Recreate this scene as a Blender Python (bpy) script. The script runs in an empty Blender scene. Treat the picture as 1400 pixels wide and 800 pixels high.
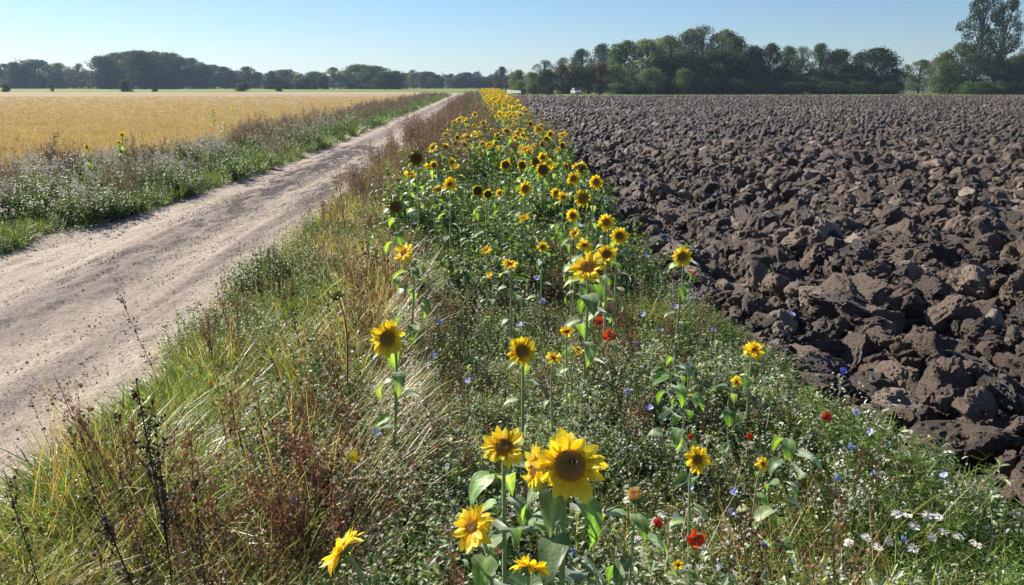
import bpy, math, random
import numpy as np
from mathutils import Vector, Matrix, Euler
R = math.radians
scene = bpy.context.scene
col = scene.collection

# ------------------------------------------------------------------ camera, sky, sun, exposure
CAM_H, PITCH, YAW, FOC = 2.3, R(15.35), R(2.39), 1038.0
cam_data = bpy.data.cameras.new('camera')
cam = bpy.data.objects.new('camera', cam_data); col.objects.link(cam); scene.camera = cam
cam.location = (0, 0, CAM_H)
cam.rotation_euler = (math.pi / 2 - PITCH, 0, -YAW)
cam_data.sensor_width = 36; cam_data.lens = 36 * FOC / 1400
cam_data.clip_start = 0.05; cam_data.clip_end = 9000

SUN_AZ, SUN_EL = R(-44), R(31)            # azimuth measured from +Y towards +X
world = bpy.data.worlds.new('World'); scene.world = world; world.use_nodes = True
wn = world.node_tree.nodes; wl = world.node_tree.links
sky = wn.new('ShaderNodeTexSky'); sky.sky_type = 'NISHITA'; sky.sun_disc = False
sky.sun_elevation = SUN_EL; sky.sun_rotation = SUN_AZ
sky.air_density = 1.0; sky.dust_density = 0.15; sky.ozone_density = 4.0; sky.altitude = 0
bg = wn['Background']; bg.inputs['Strength'].default_value = 0.05
tint = wn.new('ShaderNodeVectorMath'); tint.operation = 'MULTIPLY'; tint.inputs[1].default_value = (.86, .96, 1.12)   # the cool daylight of the place
wl.new(sky.outputs[0], tint.inputs[0]); wl.new(tint.outputs[0], bg.inputs[0])
sd = bpy.data.lights.new('sun', 'SUN'); sd.energy = 5.0; sd.angle = R(0.53); sd.color = (1, .93, .82)
sun = bpy.data.objects.new('sun', sd); col.objects.link(sun)
sdir = Vector((math.sin(SUN_AZ) * math.cos(SUN_EL), math.cos(SUN_AZ) * math.cos(SUN_EL), math.sin(SUN_EL)))
sun.rotation_euler = sdir.to_track_quat('Z', 'Y').to_euler(); sun.location = sdir * 60
vs = scene.view_settings
vs.view_transform = 'Standard'; vs.look = 'None'; vs.exposure = 1.05; vs.gamma = 1; vs.use_curve_mapping = False
scene.render.engine = 'CYCLES'
scene.cycles.max_bounces = 8; scene.cycles.diffuse_bounces = 3; scene.cycles.transmission_bounces = 4
scene.cycles.transparent_max_bounces = 4; scene.cycles.glossy_bounces = 2; scene.cycles.volume_bounces = 0

def ray(x, y):
    dx = (x - 700) / FOC; dy = (400 - y) / FOC
    Y = math.cos(PITCH) + dy * math.sin(PITCH); Z = -math.sin(PITCH) + dy * math.cos(PITCH)
    c, s = math.cos(YAW), math.sin(YAW)
    return np.array([dx * c + Y * s, -dx * s + Y * c, Z])
def at(x, y, h=0.0):                       # the place in the world at height h seen at that spot of the photograph
    r = ray(x, y); t = (h - CAM_H) / r[2]; return np.array([r[0] * t, r[1] * t, h])
def far(x, top, Y):                        # ground position and height of something standing at depth Y
    r = ray(x, top); t = Y / r[1]; return r[0] * t, Y, CAM_H + r[2] * t

# ------------------------------------------------------------------ helpers
rnd = random.Random(7)
npr = np.random.default_rng(11)

def _h(i, j, k, s):
    n = (i * 374761393 + j * 668265263 + k * 2147483647 + s * 1274126177) & 0xFFFFFFFF
    n = ((n ^ (n >> 13)) * 1274126177) & 0xFFFFFFFF
    return ((n ^ (n >> 16)) & 0xFFFF) / 65535.0
def vnoise(p, s=0):
    p = np.asarray(p, float); i = np.floor(p).astype(np.int64); f = p - i; f = f * f * (3 - 2 * f)
    o = 0
    for a in (0, 1):
        wa = f[:, 0] if a else 1 - f[:, 0]
        for b in (0, 1):
            wb = f[:, 1] if b else 1 - f[:, 1]
            for c in (0, 1):
                wc = f[:, 2] if c else 1 - f[:, 2]
                o = o + wa * wb * wc * _h(i[:, 0] + a, i[:, 1] + b, i[:, 2] + c, s)
    return o * 2 - 1
def fbm(p, oct=4, s=0, g=.5):
    a, o = 1.0, 0
    for k in range(oct):
        o = o + a * vnoise(p * 2 ** k + 17.3 * k, s + k); a *= g
    return o

class MB:
    def __init__(s): s.V = []; s.L = []; s.C = []; s.K = []; s.M = []; s.n = 0
    def add(s, v, loops, counts, c, m=0):
        v = np.asarray(v, float).reshape(-1, 3)
        s.V.append(v); s.L.append(np.asarray(loops, np.int32).ravel() + s.n); s.C.append(np.asarray(counts, np.int32))
        c = np.asarray(c, float)
        if c.ndim == 1: c = np.tile(c, (len(v), 1))
        s.K.append(c); s.M.append(np.full(len(counts), m, np.int32)); s.n += len(v)
    def grid(s, P, c, m=0, wrap=False):      # P (a,b,3)
        a, b = P.shape[:2]
        idx = np.arange(a * b).reshape(a, b)
        if wrap: idx = np.concatenate([idx, idx[:, :1]], 1)
        q = np.stack([idx[:-1, :-1], idx[:-1, 1:], idx[1:, 1:], idx[1:, :-1]], -1).reshape(-1, 4)
        c = np.asarray(c, float)
        if c.ndim == 3: c = c.reshape(-1, 3)
        s.add(P.reshape(-1, 3), q, np.full(len(q), 4), c, m)
    def merge(s, o, M=None, mo=0, tint=1.0):
        for v, l, k, K, m in zip(o.V, o.L, o.C, o.K, o.M): pass
        V = np.concatenate(o.V); 
        if M is not None:
            A = np.array(M); V = V @ A[:3, :3].T + A[:3, 3]
        s.V.append(V); s.L.append(np.concatenate(o.L) + s.n); s.C.append(np.concatenate(o.C))
        s.K.append(np.concatenate(o.K) * tint); s.M.append(np.concatenate(o.M) + mo); s.n += len(V)
    def mesh(s, name, mats, smooth=False):
        me = bpy.data.meshes.new(name)
        V = np.concatenate(s.V); L = np.concatenate(s.L); C = np.concatenate(s.C)
        me.vertices.add(len(V)); me.vertices.foreach_set('co', V.astype(np.float32).ravel())
        me.loops.add(len(L)); me.loops.foreach_set('vertex_index', L)
        me.polygons.add(len(C)); st = np.zeros(len(C), np.int32); st[1:] = np.cumsum(C)[:-1]
        me.polygons.foreach_set('loop_start', st)
        for m in (mats if isinstance(mats, (list, tuple)) else [mats]): me.materials.append(m)
        me.polygons.foreach_set('material_index', np.concatenate(s.M))
        me.polygons.foreach_set('use_smooth', np.full(len(C), smooth))
        me.update(calc_edges=True)
        K = np.concatenate(s.K); A = me.attributes.new('col', 'FLOAT_COLOR', 'POINT')
        A.data.foreach_set('color', np.concatenate([K, np.ones((len(K), 1))], 1).astype(np.float32).ravel())
        return me
    def build(s, name, mats, parent=None, smooth=False):
        return link(name, s.mesh(name, mats, smooth), parent)
def link(name, me, parent=None):
    o = bpy.data.objects.new(name, me); col.objects.link(o)
    if parent is not None: o.parent = parent
    return o
def tag(o, label=None, cat=None, group=None, kind=None):
    if label: o['label'] = label
    if cat: o['category'] = cat
    if group: o['group'] = group
    if kind: o['kind'] = kind
    return o
def empty(name, loc, rz=0, sc=1.0):
    o = bpy.data.objects.new(name, None); col.objects.link(o); o.location = loc; o.rotation_euler = (0, 0, rz)
    o.scale = (sc, sc, sc) if not isinstance(sc, tuple) else sc; o.empty_display_size = .1
    return o
def copy_tree(o, parent=None):
    c = o.copy(); col.objects.link(c); c.parent = parent
    for ch in list(o.children): copy_tree(ch, c)
    return c

def nrm(v): v = np.asarray(v, float); return v / (np.linalg.norm(v) + 1e-12)
def strip(mb, P, W, side, c, m=0, fold=0.0, up=None):
    """ribbon along P with half widths W; fold lifts both edges -> 3 verts across"""
    P = np.asarray(P, float); W = np.asarray(W, float)[:, None]
    side = np.asarray(side, float); side = np.tile(side, (len(P), 1)) if side.ndim == 1 else side
    c = np.asarray(c, float)
    if fold:
        u = np.tile(nrm(up), (len(P), 1)) if up is not None else np.array([[0, 0, 1.]] * len(P))
        G = np.stack([P - side * W + u * W * fold, P, P + side * W + u * W * fold], 1)
    else: G = np.stack([P - side * W, P + side * W], 1)
    if c.ndim == 2: c = np.repeat(c[:, None], G.shape[1], 1)
    mb.grid(G, c, m)
def tube(mb, P, r, c, m=0, n=6):
    P = np.asarray(P, float); r = np.broadcast_to(np.asarray(r, float), (len(P),))
    T = np.gradient(P, axis=0); T /= np.linalg.norm(T, axis=1)[:, None] + 1e-9
    ref = np.array([1., 0, 0]) if abs(T[0][0]) < .8 else np.array([0, 1., 0])
    A = np.cross(T, ref); A /= np.linalg.norm(A, axis=1)[:, None] + 1e-9; B = np.cross(T, A)
    th = np.arange(n) / n * 2 * math.pi
    G = P[:, None] + r[:, None, None] * (A[:, None] * np.cos(th)[None, :, None] + B[:, None] * np.sin(th)[None, :, None])
    c = np.asarray(c, float)
    if c.ndim == 2: c = np.repeat(c[:, None], n, 1)
    mb.grid(G, c, m, wrap=True)
def bez(p0, p1, p2, p3, n=8):
    t = np.linspace(0, 1, n)[:, None]
    return (1-t)**3*np.array(p0) + 3*t*(1-t)**2*np.array(p1) + 3*t*t*(1-t)*np.array(p2) + t**3*np.array(p3)
def box(mb, lo, hi, c, m=0):
    x0, y0, z0 = lo; x1, y1, z1 = hi
    v = [(x0,y0,z0),(x1,y0,z0),(x1,y1,z0),(x0,y1,z0),(x0,y0,z1),(x1,y0,z1),(x1,y1,z1),(x0,y1,z1)]
    f = [(0,3,2,1),(4,5,6,7),(0,1,5,4),(1,2,6,5),(2,3,7,6),(3,0,4,7)]
    mb.add(v, f, [4]*6, c, m)

# ------------------------------------------------------------------ materials
def mat(name):
    m = bpy.data.materials.new(name); m.use_nodes = True
    nt = m.node_tree; return m, nt, nt.nodes, nt.links, nt.nodes['Principled BSDF']
def sock(nt, v):
    return v
def math_n(N, Lk, op, a, b=None, clamp=False):
    n = N.new('ShaderNodeMath'); n.operation = op; n.use_clamp = clamp
    for i, v in enumerate((a, b)):
        if v is None: continue
        if isinstance(v, (int, float)): n.inputs[i].default_value = v
        else: Lk.new(v, n.inputs[i])
    return n.outputs[0]
def mixc(N, Lk, f, a, b, mode='MIX'):
    n = N.new('ShaderNodeMix'); n.data_type = 'RGBA'; n.blend_type = mode
    for i, v in ((0, f), (6, a), (7, b)):
        if isinstance(v, (int, float)): n.inputs[i].default_value = v
        elif isinstance(v, tuple): n.inputs[i].default_value = (*v, 1) if len(v) == 3 else v
        else: Lk.new(v, n.inputs[i])
    return n.outputs[2]
def ramp(N, Lk, f, stops):
    n = N.new('ShaderNodeValToRGB'); cr = n.color_ramp
    while len(cr.elements) < len(stops): cr.elements.new(.5)
    for e, (p, c) in zip(cr.elements, stops): e.position = p; e.color = (*c, 1) if len(c) == 3 else c
    Lk.new(f, n.inputs[0]); return n.outputs[0]
def noise(N, Lk, scale, detail=4, vec=None, rough=.55, dist=0):
    n = N.new('ShaderNodeTexNoise'); n.inputs['Scale'].default_value = scale; n.inputs['Detail'].default_value = detail
    n.inputs['Roughness'].default_value = rough; n.inputs['Distortion'].default_value = dist
    if vec is not None: Lk.new(vec, n.inputs['Vector'])
    return n.outputs[0]
def coords(N, Lk, scale=(1, 1, 1), kind='Object'):
    t = N.new('ShaderNodeTexCoord'); mp = N.new('ShaderNodeMapping'); mp.inputs['Scale'].default_value = scale
    Lk.new(t.outputs[kind], mp.inputs[0]); return mp.outputs[0]
def bump(N, Lk, h, strength, dist=.01):
    b = N.new('ShaderNodeBump'); b.inputs['Strength'].default_value = strength; b.inputs['Distance'].default_value = dist
    Lk.new(h, b.inputs['Height']); return b.outputs[0]

def plant_mat(name, rough=.45, spec=.45, transl=.35, var=.35, tmul=(1.25, 1.3, .5), sheen=0.0, vein=0.0):
    m, nt, N, Lk, P = mat(name)
    a = N.new('ShaderNodeAttribute'); a.attribute_name = 'col'
    oi = N.new('ShaderNodeObjectInfo')
    k = math_n(N, Lk, 'MULTIPLY_ADD', oi.outputs['Random'], var); N[len(N)-1].inputs[2].default_value = 1 - var / 2
    nz = noise(N, Lk, 60 if vein else 25, 2, coords(N, Lk)); k2 = math_n(N, Lk, 'MULTIPLY_ADD', nz, .5); N[len(N)-1].inputs[2].default_value = .75
    k = math_n(N, Lk, 'MULTIPLY', k, k2)
    n = N.new('ShaderNodeVectorMath'); n.operation = 'SCALE'; Lk.new(a.outputs['Color'], n.inputs[0]); Lk.new(k, n.inputs['Scale'])
    c = n.outputs[0]
    Lk.new(c, P.inputs['Base Color']); P.inputs['Roughness'].default_value = rough
    P.inputs['Specular IOR Level'].default_value = spec
    if sheen: P.inputs['Sheen Weight'].default_value = sheen; P.inputs['Sheen Roughness'].default_value = .4
    if vein:
        Lk.new(bump(N, Lk, nz, vein, .004), P.inputs['Normal'])
    if transl:
        t = N.new('ShaderNodeBsdfTranslucent'); tc = N.new('ShaderNodeVectorMath'); tc.operation = 'MULTIPLY'
        Lk.new(c, tc.inputs[0]); tc.inputs[1].default_value = tmul; Lk.new(tc.outputs[0], t.inputs[0])
        mx = N.new('ShaderNodeMixShader'); mx.inputs[0].default_value = transl
        Lk.new(P.outputs[0], mx.inputs[1]); Lk.new(t.outputs[0], mx.inputs[2])
        Lk.new(mx.outputs[0], N['Material Output'].inputs[0])
    return m
M_herb = plant_mat('herb leaves', .5, .4, .3, .5, (1.3, 1.4, .5))
M_grass = plant_mat('grass blades', .42, .5, .35, .45, (1.3, 1.25, .5))
M_dry = plant_mat('dry stems', .6, .3, .2, .4, (1.1, 1., .8))
M_sleaf = plant_mat('sunflower leaf', .48, .5, .38, .3, (1.7, 1.9, .4), sheen=1.0, vein=.6)
M_flower = plant_mat('small blossom', .6, .2, .25, .1, (1, 1, 1))
M_petal = plant_mat('petal', .5, .3, .45, .12, (1.1, 1.0, .5), vein=.25)
M_disc = plant_mat('sunflower disc', .75, .2, 0, .3)
M_stem = plant_mat('sunflower stem', .5, .4, .0, .2, sheen=.5)
M_crown = plant_mat('tree leaves', .65, .25, .32, .3, (1.3, 1.3, .6))
M_plain = plant_mat('painted things', .4, .4, 0, 0)

def bark_mat():
    m, nt, N, Lk, P = mat('bark')
    n = noise(N, Lk, 3, 6, coords(N, Lk, (1, 1, .25)))
    Lk.new(ramp(N, Lk, n, [(.3, (.03, .024, .02)), (.7, (.12, .10, .085))]), P.inputs['Base Color'])
    Lk.new(bump(N, Lk, n, .8, .05), P.inputs['Normal']); P.inputs['Roughness'].default_value = .9
    return m
M_bark = bark_mat()

def soil_mat(name, clod=True):
    m, nt, N, Lk, P = mat(name)
    v = coords(N, Lk); 
    n1 = noise(N, Lk, 2.2, 5, v); n2 = noise(N, Lk, 14, 8, v, .65); n3 = noise(N, Lk, 70, 4, v, .6)
    if clod:
        oi = N.new('ShaderNodeObjectInfo'); r = oi.outputs['Random']
        base = ramp(N, Lk, r, [(0, (.085, .056, .038)), (.5, (.165, .110, .075)), (.8, (.26, .178, .125)), (.92, (.38, .28, .21)), (1, (.52, .42, .33))])
    else: base = ramp(N, Lk, n1, [(.3, (.06, .040, .028)), (.7, (.14, .095, .066))])
    c = mixc(N, Lk, n2, base, (.23, .165, .13)); 
    k = ramp(N, Lk, n2, [(.32, (.45, .44, .44)), (.52, (1.0, 1.0, 1.0)), (.72, (1.3, 1.26, 1.2))])
    c = mixc(N, Lk, 1.0, base, k, 'MULTIPLY')
    Lk.new(c, P.inputs['Base Color'])
    rr = N.new('ShaderNodeMapRange'); Lk.new(n1, rr.inputs[0]); rr.inputs[3].default_value = .45; rr.inputs[4].default_value = .85
    rough = rr.outputs[0]
    if clod: rough = ramp(N, Lk, math_n(N, Lk, 'ADD', math_n(N, Lk, 'MULTIPLY', r, .7), math_n(N, Lk, 'MULTIPLY', n1, .3)), [(.2, (.38, .38, .38)), (.42, (.75, .75, .75))])
    Lk.new(rough, P.inputs['Roughness']); P.inputs['Specular IOR Level'].default_value = .6
    h = math_n(N, Lk, 'ADD', n2, math_n(N, Lk, 'MULTIPLY', n3, .35))
    Lk.new(bump(N, Lk, h, 1.0, .09), P.inputs['Normal'])
    return m
M_clod = soil_mat('clod soil'); M_soil = soil_mat('ploughed soil', False)

def road_mat():
    m, nt, N, Lk, P = mat('sandy gravel road')
    a = N.new('ShaderNodeAttribute'); a.attribute_name = 'col'      # red channel: share of loose gravel
    v = coords(N, Lk); vs_ = coords(N, Lk, (1, .16, 1))
    n1 = noise(N, Lk, 2.5, 6, vs_, .6); n2 = noise(N, Lk, 24, 5, v, .7); n3 = noise(N, Lk, 120, 3, v, .7)
    sp = N.new('ShaderNodeSeparateColor'); Lk.new(a.outputs['Color'], sp.inputs[0])
    g = math_n(N, Lk, 'ADD', sp.outputs[0], math_n(N, Lk, 'MULTIPLY', math_n(N, Lk, 'SUBTRACT', n1, .5), 1.8))
    g = math_n(N, Lk, 'ADD', g, math_n(N, Lk, 'MULTIPLY', math_n(N, Lk, 'SUBTRACT', n2, .5), 1.2), True)
    sand = ramp(N, Lk, n2, [(.3, (.35, .285, .215)), (.5, (.47, .39, .30)), (.7, (.56, .47, .37))])
    grav = ramp(N, Lk, n2, [(.3, (.10, .08, .07)), (.7, (.32, .25, .21))])
    c = mixc(N, Lk, g, sand, grav)
    gn = noise(N, Lk, 38, 5, coords(N, Lk, (1, .35, 1)), .75)
    c = mixc(N, Lk, 1.0, c, ramp(N, Lk, gn, [(.36, (.5, .49, .5)), (.52, (1, 1, 1)), (.7, (1.15, 1.14, 1.12))]), 'MULTIPLY')
    vo = N.new('ShaderNodeTexVoronoi'); vo.inputs['Scale'].default_value = 45; Lk.new(v, vo.inputs['Vector'])
    pb = ramp(N, Lk, vo.outputs['Distance'], [(.0, (.55, .55, .55)), (.35, (1, 1, 1))])
    c = mixc(N, Lk, math_n(N, Lk, 'MULTIPLY', g, .7), c, mixc(N, Lk, 1.0, c, pb, 'MULTIPLY'))
    Lk.new(c, P.inputs['Base Color']); P.inputs['Roughness'].default_value = .9; P.inputs['Specular IOR Level'].default_value = .2
    h = math_n(N, Lk, 'ADD', n2, math_n(N, Lk, 'MULTIPLY', n3, .5))
    Lk.new(bump(N, Lk, h, .7, .02), P.inputs['Normal'])
    return m
M_road = road_mat()

def ground_mat(name, stops, scale=(1, 1, 1), s1=.15, s2=6, bmp=.6, rough=.95):
    m, nt, N, Lk, P = mat(name)
    v = coords(N, Lk, scale)
    n1 = noise(N, Lk, s1, 6, v, .6); n2 = noise(N, Lk, s2, 6, v, .7)
    f = math_n(N, Lk, 'ADD', math_n(N, Lk, 'MULTIPLY', n1, .6), math_n(N, Lk, 'MULTIPLY', n2, .4))
    Lk.new(ramp(N, Lk, f, stops), P.inputs['Base Color']); P.inputs['Roughness'].default_value = rough
    P.inputs['Specular IOR Level'].default_value = .1
    Lk.new(bump(N, Lk, n2, bmp, .15), P.inputs['Normal'])
    return m
M_ground = ground_mat('meadow ground', [(.35, (.10, .13, .035)), (.65, (.22, .22, .08))])
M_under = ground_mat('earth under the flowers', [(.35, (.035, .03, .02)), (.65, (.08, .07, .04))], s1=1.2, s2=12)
M_field = ground_mat('golden grain field', [(.30, (.23, .16, .085)), (.5, (.33, .235, .13)), (.7, (.41, .30, .17))], scale=(.25, 1, 1), s1=.35, s2=5)
M_mead = ground_mat('pale meadow', [(.35, (.12, .17, .03)), (.65, (.21, .26, .06))])
M_track = ground_mat('far sandy track', [(.35, (.36, .28, .23)), (.65, (.5, .41, .35))])
def pebble_mat():
    m, nt, N, Lk, P = mat('pebble')
    oi = N.new('ShaderNodeObjectInfo')
    Lk.new(ramp(N, Lk, oi.outputs['Random'], [(0, (.10, .085, .078)), (.5, (.24, .20, .175)), (.85, (.34, .28, .24)), (1, (.5, .44, .4))]), P.inputs['Base Color'])
    P.inputs['Roughness'].default_value = .8; return m
M_pebble = pebble_mat()
def water_mat():
    m, nt, N, Lk, P = mat('lake water')
    P.inputs['Base Color'].default_value = (.02, .05, .07, 1); P.inputs['Roughness'].default_value = .12
    Lk.new(bump(N, Lk, noise(N, Lk, .8, 3, coords(N, Lk, (1, .3, 1))), .15, .05), P.inputs['Normal']); return m
M_water = water_mat()

# ------------------------------------------------------------------ scatter (one object per uncountable stuff)
def scatter(name, protos, pts, rots, scl, idx, label, cat, kind='stuff', group=None):
    lib = bpy.data.collections.new(name + '_kinds')
    for i, me in enumerate(protos):
        o = bpy.data.objects.new('%s_kind_%02d' % (name, i), me); lib.objects.link(o)
    n = len(pts); me = bpy.data.meshes.new(name)
    me.vertices.add(n); me.vertices.foreach_set('co', np.asarray(pts, np.float32).ravel())
    for nm, ty, dat, f in (('rot', 'FLOAT_VECTOR', rots, 'vector'), ('scl', 'FLOAT', scl, 'value'), ('idx', 'INT', idx, 'value')):
        A = me.attributes.new(nm, ty, 'POINT'); A.data.foreach_set(f, np.asarray(dat, np.int32 if ty == 'INT' else np.float32).ravel())
    me.update()
    ob = link(name, me); ob['label'] = label; ob['category'] = cat; ob['kind'] = kind
    g = bpy.data.node_groups.new(name, 'GeometryNodeTree')
    g.interface.new_socket('Geometry', in_out='INPUT', socket_type='NodeSocketGeometry')
    g.interface.new_socket('Geometry', in_out='OUTPUT', socket_type='NodeSocketGeometry')
    N, Lk = g.nodes, g.links
    gi = N.new('NodeGroupInput'); go = N.new('NodeGroupOutput')
    iop = N.new('GeometryNodeInstanceOnPoints'); ci = N.new('GeometryNodeCollectionInfo')
    ci.inputs['Collection'].default_value = lib; ci.inputs['Separate Children'].default_value = True; ci.inputs['Reset Children'].default_value = True
    Lk.new(gi.outputs[0], iop.inputs['Points']); Lk.new(ci.outputs[0], iop.inputs['Instance']); iop.inputs['Pick Instance'].default_value = True
    def att(nm, ty):
        a = N.new('GeometryNodeInputNamedAttribute'); a.data_type = ty; a.inputs['Name'].default_value = nm; return a.outputs['Attribute']
    Lk.new(att('idx', 'INT'), iop.inputs['Instance Index'])
    e2r = N.new('FunctionNodeEulerToRotation'); Lk.new(att('rot', 'FLOAT_VECTOR'), e2r.inputs[0]); Lk.new(e2r.outputs[0], iop.inputs['Rotation'])
    Lk.new(att('scl', 'FLOAT'), iop.inputs['Scale'])
    Lk.new(iop.outputs[0], go.inputs[0])
    md = ob.modifiers.new('scatter', 'NODES'); md.node_group = g
    return ob

# ------------------------------------------------------------------ the setting: ground sheets
def edge_right(y):   # where the ploughed field begins
    return np.interp(y, [0, 3.5, 4.5, 6, 8, 11, 20, 35, 160], [2.9, 2.65, 2.42, 2.3, 2.12, 2.0, 2.05, 2.35, 4.3])
def edge_left(y):    # left edge of the road
    return np.interp(y, [0, 10, 14, 24, 200], [-7.3, -6.9, -6.35, -5.85, -5.8])
def sheet(name, P, m, z=0, label=None):
    mb = MB(); mb.grid(P, (1, 1, 1)); o = mb.build(name, m, smooth=True); o['kind'] = 'structure'
    if label: o['label'] = label
    return o
def quadsheet(name, x0, x1, y0, y1, z, m, label=None, nx=12, ny=12):
    X, Y = np.meshgrid(np.linspace(x0, x1, nx), np.linspace(y0, y1, ny))
    return sheet(name, np.stack([X, Y, np.full_like(X, z)], -1), m, label=label)
quadsheet('ground', -1900, 1900, -60, 1900, -.06, M_ground, 'flat meadow land reaching to the horizon')
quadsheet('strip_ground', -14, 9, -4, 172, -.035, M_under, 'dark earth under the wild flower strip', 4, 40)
quadsheet('grain_field', -420, -11.0, -5, 235, -.02, M_field, 'golden stubble field left of the road')
quadsheet('meadow', -430, 400, 235.5, 425, -.03, M_mead, 'pale green meadow strip beyond the golden field')
quadsheet('meadow', 5.2, 300, 148, 198, -.012, M_mead, 'light green grass strip between ploughed field and trees')
# far junction: pale track crossing at the end of the road
quadsheet('track', -60, 14, 196, 214, -.01, M_track, 'pale sandy track crossing at the far end of the road')
quadsheet('lake', 70, 900, 235, 1500, -.02, M_water, 'pale blue lake glimpsed behind the trees on the right')

# road with ruts
ny, nx = 900, 150
ys = 0.5 * (400.0) ** np.linspace(0, 1, ny); t = np.linspace(0, 1, nx)
EL = edge_left(ys)[:, None] - .35; ER = np.full((ny, 1), -1.8)
X = EL + (ER - EL) * t[None]; Y = np.repeat(ys[:, None], nx, 1)
p = np.stack([X, Y, X * 0], -1).reshape(-1, 3)
ctr = lambda x, c, w: np.exp(-((x - c) / w) ** 2)
xs = p[:, 0] + .12 * vnoise(p * [0, .25, 0] + 5, 3)
shift = np.interp(p[:, 1], [0, 12, 25], [0, .0, .1])
gr = 1.0 * ctr(xs, -4.75 + shift, .48) + .75 * ctr(xs, -3.55 + shift, .28) + .25 * ctr(xs, -6.3, .2) + .10
z = .006 + .018 * ctr(xs, -4.7, .35) + .02 * ctr(xs, -3.2, .3) - .02 * ctr(xs, -5.5, .35) - .015 * ctr(xs, -3.95, .25)
z += .006 * vnoise(p * [9, .25, 0], 77) + .014 * fbm(p * [6, 2.2, 1], 3, 5) * (.4 + gr) + .006 * vnoise(p * 30, 9) * (p[:, 1] < 25)
mb = MB(); G = np.stack([X, Y, z.reshape(ny, nx)], -1); g3 = np.stack([gr, gr, gr], -1).reshape(ny, nx, 3)
mb.grid(G, g3); o = mb.build('road', M_road, smooth=True); o['kind'] = 'structure'; o['label'] = 'sandy gravel road with wheel tracks running to the horizon'

# ploughed field sheet
ny, nx = 640, 520
ys = 1.6 * (147 / 1.6) ** np.linspace(0, 1, ny); t = np.linspace(0, 1, nx) ** 1.15
x0 = edge_right(ys)[:, None] - .12; w = (1.0 * ys + 7)[:, None]
X = x0 + w * t[None]; Y = np.repeat(ys[:, None], nx, 1)
p = np.stack([X, Y, X * 0], -1).reshape(-1, 3)
def plough_h(p):
    wob = .25 * vnoise(p * [.3, .12, 1], 21)
    rid = np.sin((p[:, 0] + wob) * 2 * math.pi / 1.05)
    return (.11 + .05 * np.clip(p[:, 1] / 60, 0, 1)) * rid + .09 * fbm(p * [1.5, 1.1, 1], 2, 30)
hz = plough_h(p) + .07 * (1 - np.abs(vnoise(p * [4.5, 3.2, 1], 40)) * 2) + .04 * vnoise(p * 9, 41) + .02 * vnoise(p * 22, 42)
dist = p[:, 0] - edge_right(p[:, 1])
hz = (hz - .06) * np.clip(dist / .5 + .2, 0, 1)
mb = MB(); mb.grid(np.stack([X, Y, hz.reshape(ny, nx)], -1), (1, 1, 1))
o = mb.build('ploughed_field', M_soil, smooth=True); o['kind'] = 'structure'; o['label'] = 'dark freshly ploughed field on the right'

# ------------------------------------------------------------------ clods
def ico(sub):
    import bmesh
    bm = bmesh.new(); bmesh.ops.create_icosphere(bm, subdivisions=sub, radius=1)
    v = np.array([x.co for x in bm.verts]); f = np.array([[q.index for q in x.verts] for x in bm.faces]); bm.free(); return v, f
ICO = {k: ico(k) for k in (1, 2, 3, 4, 5)}
def clod_mesh(seed, sub, name='soil_clod'):
    rg = np.random.default_rng(seed); v, f = ICO[sub]; v = v.copy()
    s = np.array([1, rg.uniform(.45, .85), rg.uniform(.38, .75)])
    d = v * (1 + .45 * vnoise(v * 1.1 + seed * 3.1, seed))[:, None]
    for k in range(rg.integers(3, 7)):
        n = nrm(rg.normal(size=3)); h = rg.uniform(.5, .9)
        dd = d @ n; over = np.clip(dd - h, 0, None); d -= over[:, None] * n * .96
    p2 = d * 2.3 + seed; ridge = 1 - np.abs(vnoise(p2, seed + 1)) * 2; r2 = 1 - np.abs(vnoise(p2 * 2.3, seed + 2)) * 2; r3 = vnoise(p2 * 6, seed + 4)
    flat = np.clip(vnoise(v * 1.2 + seed, seed + 7) * 3 + .5, .12, 1)      # some faces stay smeared smooth by the plough
    d *= (1 + flat * (.13 * ridge + .10 * r2 + (.075 * r3 if sub > 2 else 0)))[:, None]
    if sub >= 4: d *= (1 + flat * .045 * vnoise(p2 * 13, seed + 5) - .06 * (vnoise(p2 * 3.1, seed + 6) > .45))[:, None]
    d *= s
    mb = MB(); mb.add(d, f, np.full(len(f), 3), (1, 1, 1)); return mb.mesh(name, M_clod if sub > 2 else M_clod_shaded, sub < 3)
hero = [clod_mesh(100 + i, 5) for i in range(12)]
mid = [clod_mesh(200 + i, 4) for i in range(12)]
M_clod_shaded = soil_mat('shaded clod soil'); N_ = M_clod_shaded.node_tree.nodes
for nd in N_:                                     # far clods: shade of their backlit sides put into a darker soil colour
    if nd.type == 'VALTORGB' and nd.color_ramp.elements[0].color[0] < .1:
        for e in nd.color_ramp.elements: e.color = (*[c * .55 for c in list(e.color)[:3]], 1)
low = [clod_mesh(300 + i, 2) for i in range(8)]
def clod_place(n, y0, y1, smin, smax, pw, seed):
    rg = np.random.default_rng(seed)
    # area-uniform over a fan that widens with distance
    y = np.sqrt(rg.uniform(y0 ** 2, y1 ** 2, n)); x = edge_right(y) + rg.uniform(0, 1, n) ** 1.0 * (.82 * y + 4.5)
    s = smin + (smax - smin) * rg.uniform(0, 1, n) ** pw
    s *= np.clip(.45 + (x - edge_right(y)) / .8, 0, 1)
    p = np.stack([x, y, x * 0], -1)
    z = plough_h(p) * np.clip((x - edge_right(y)) / .5, 0, 1) + .06
    rot = np.stack([rg.normal(0, .7, n), rg.normal(0, .7, n), rg.uniform(0, 6.28, n)], -1)
    return x, y, z, s, rot
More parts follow.
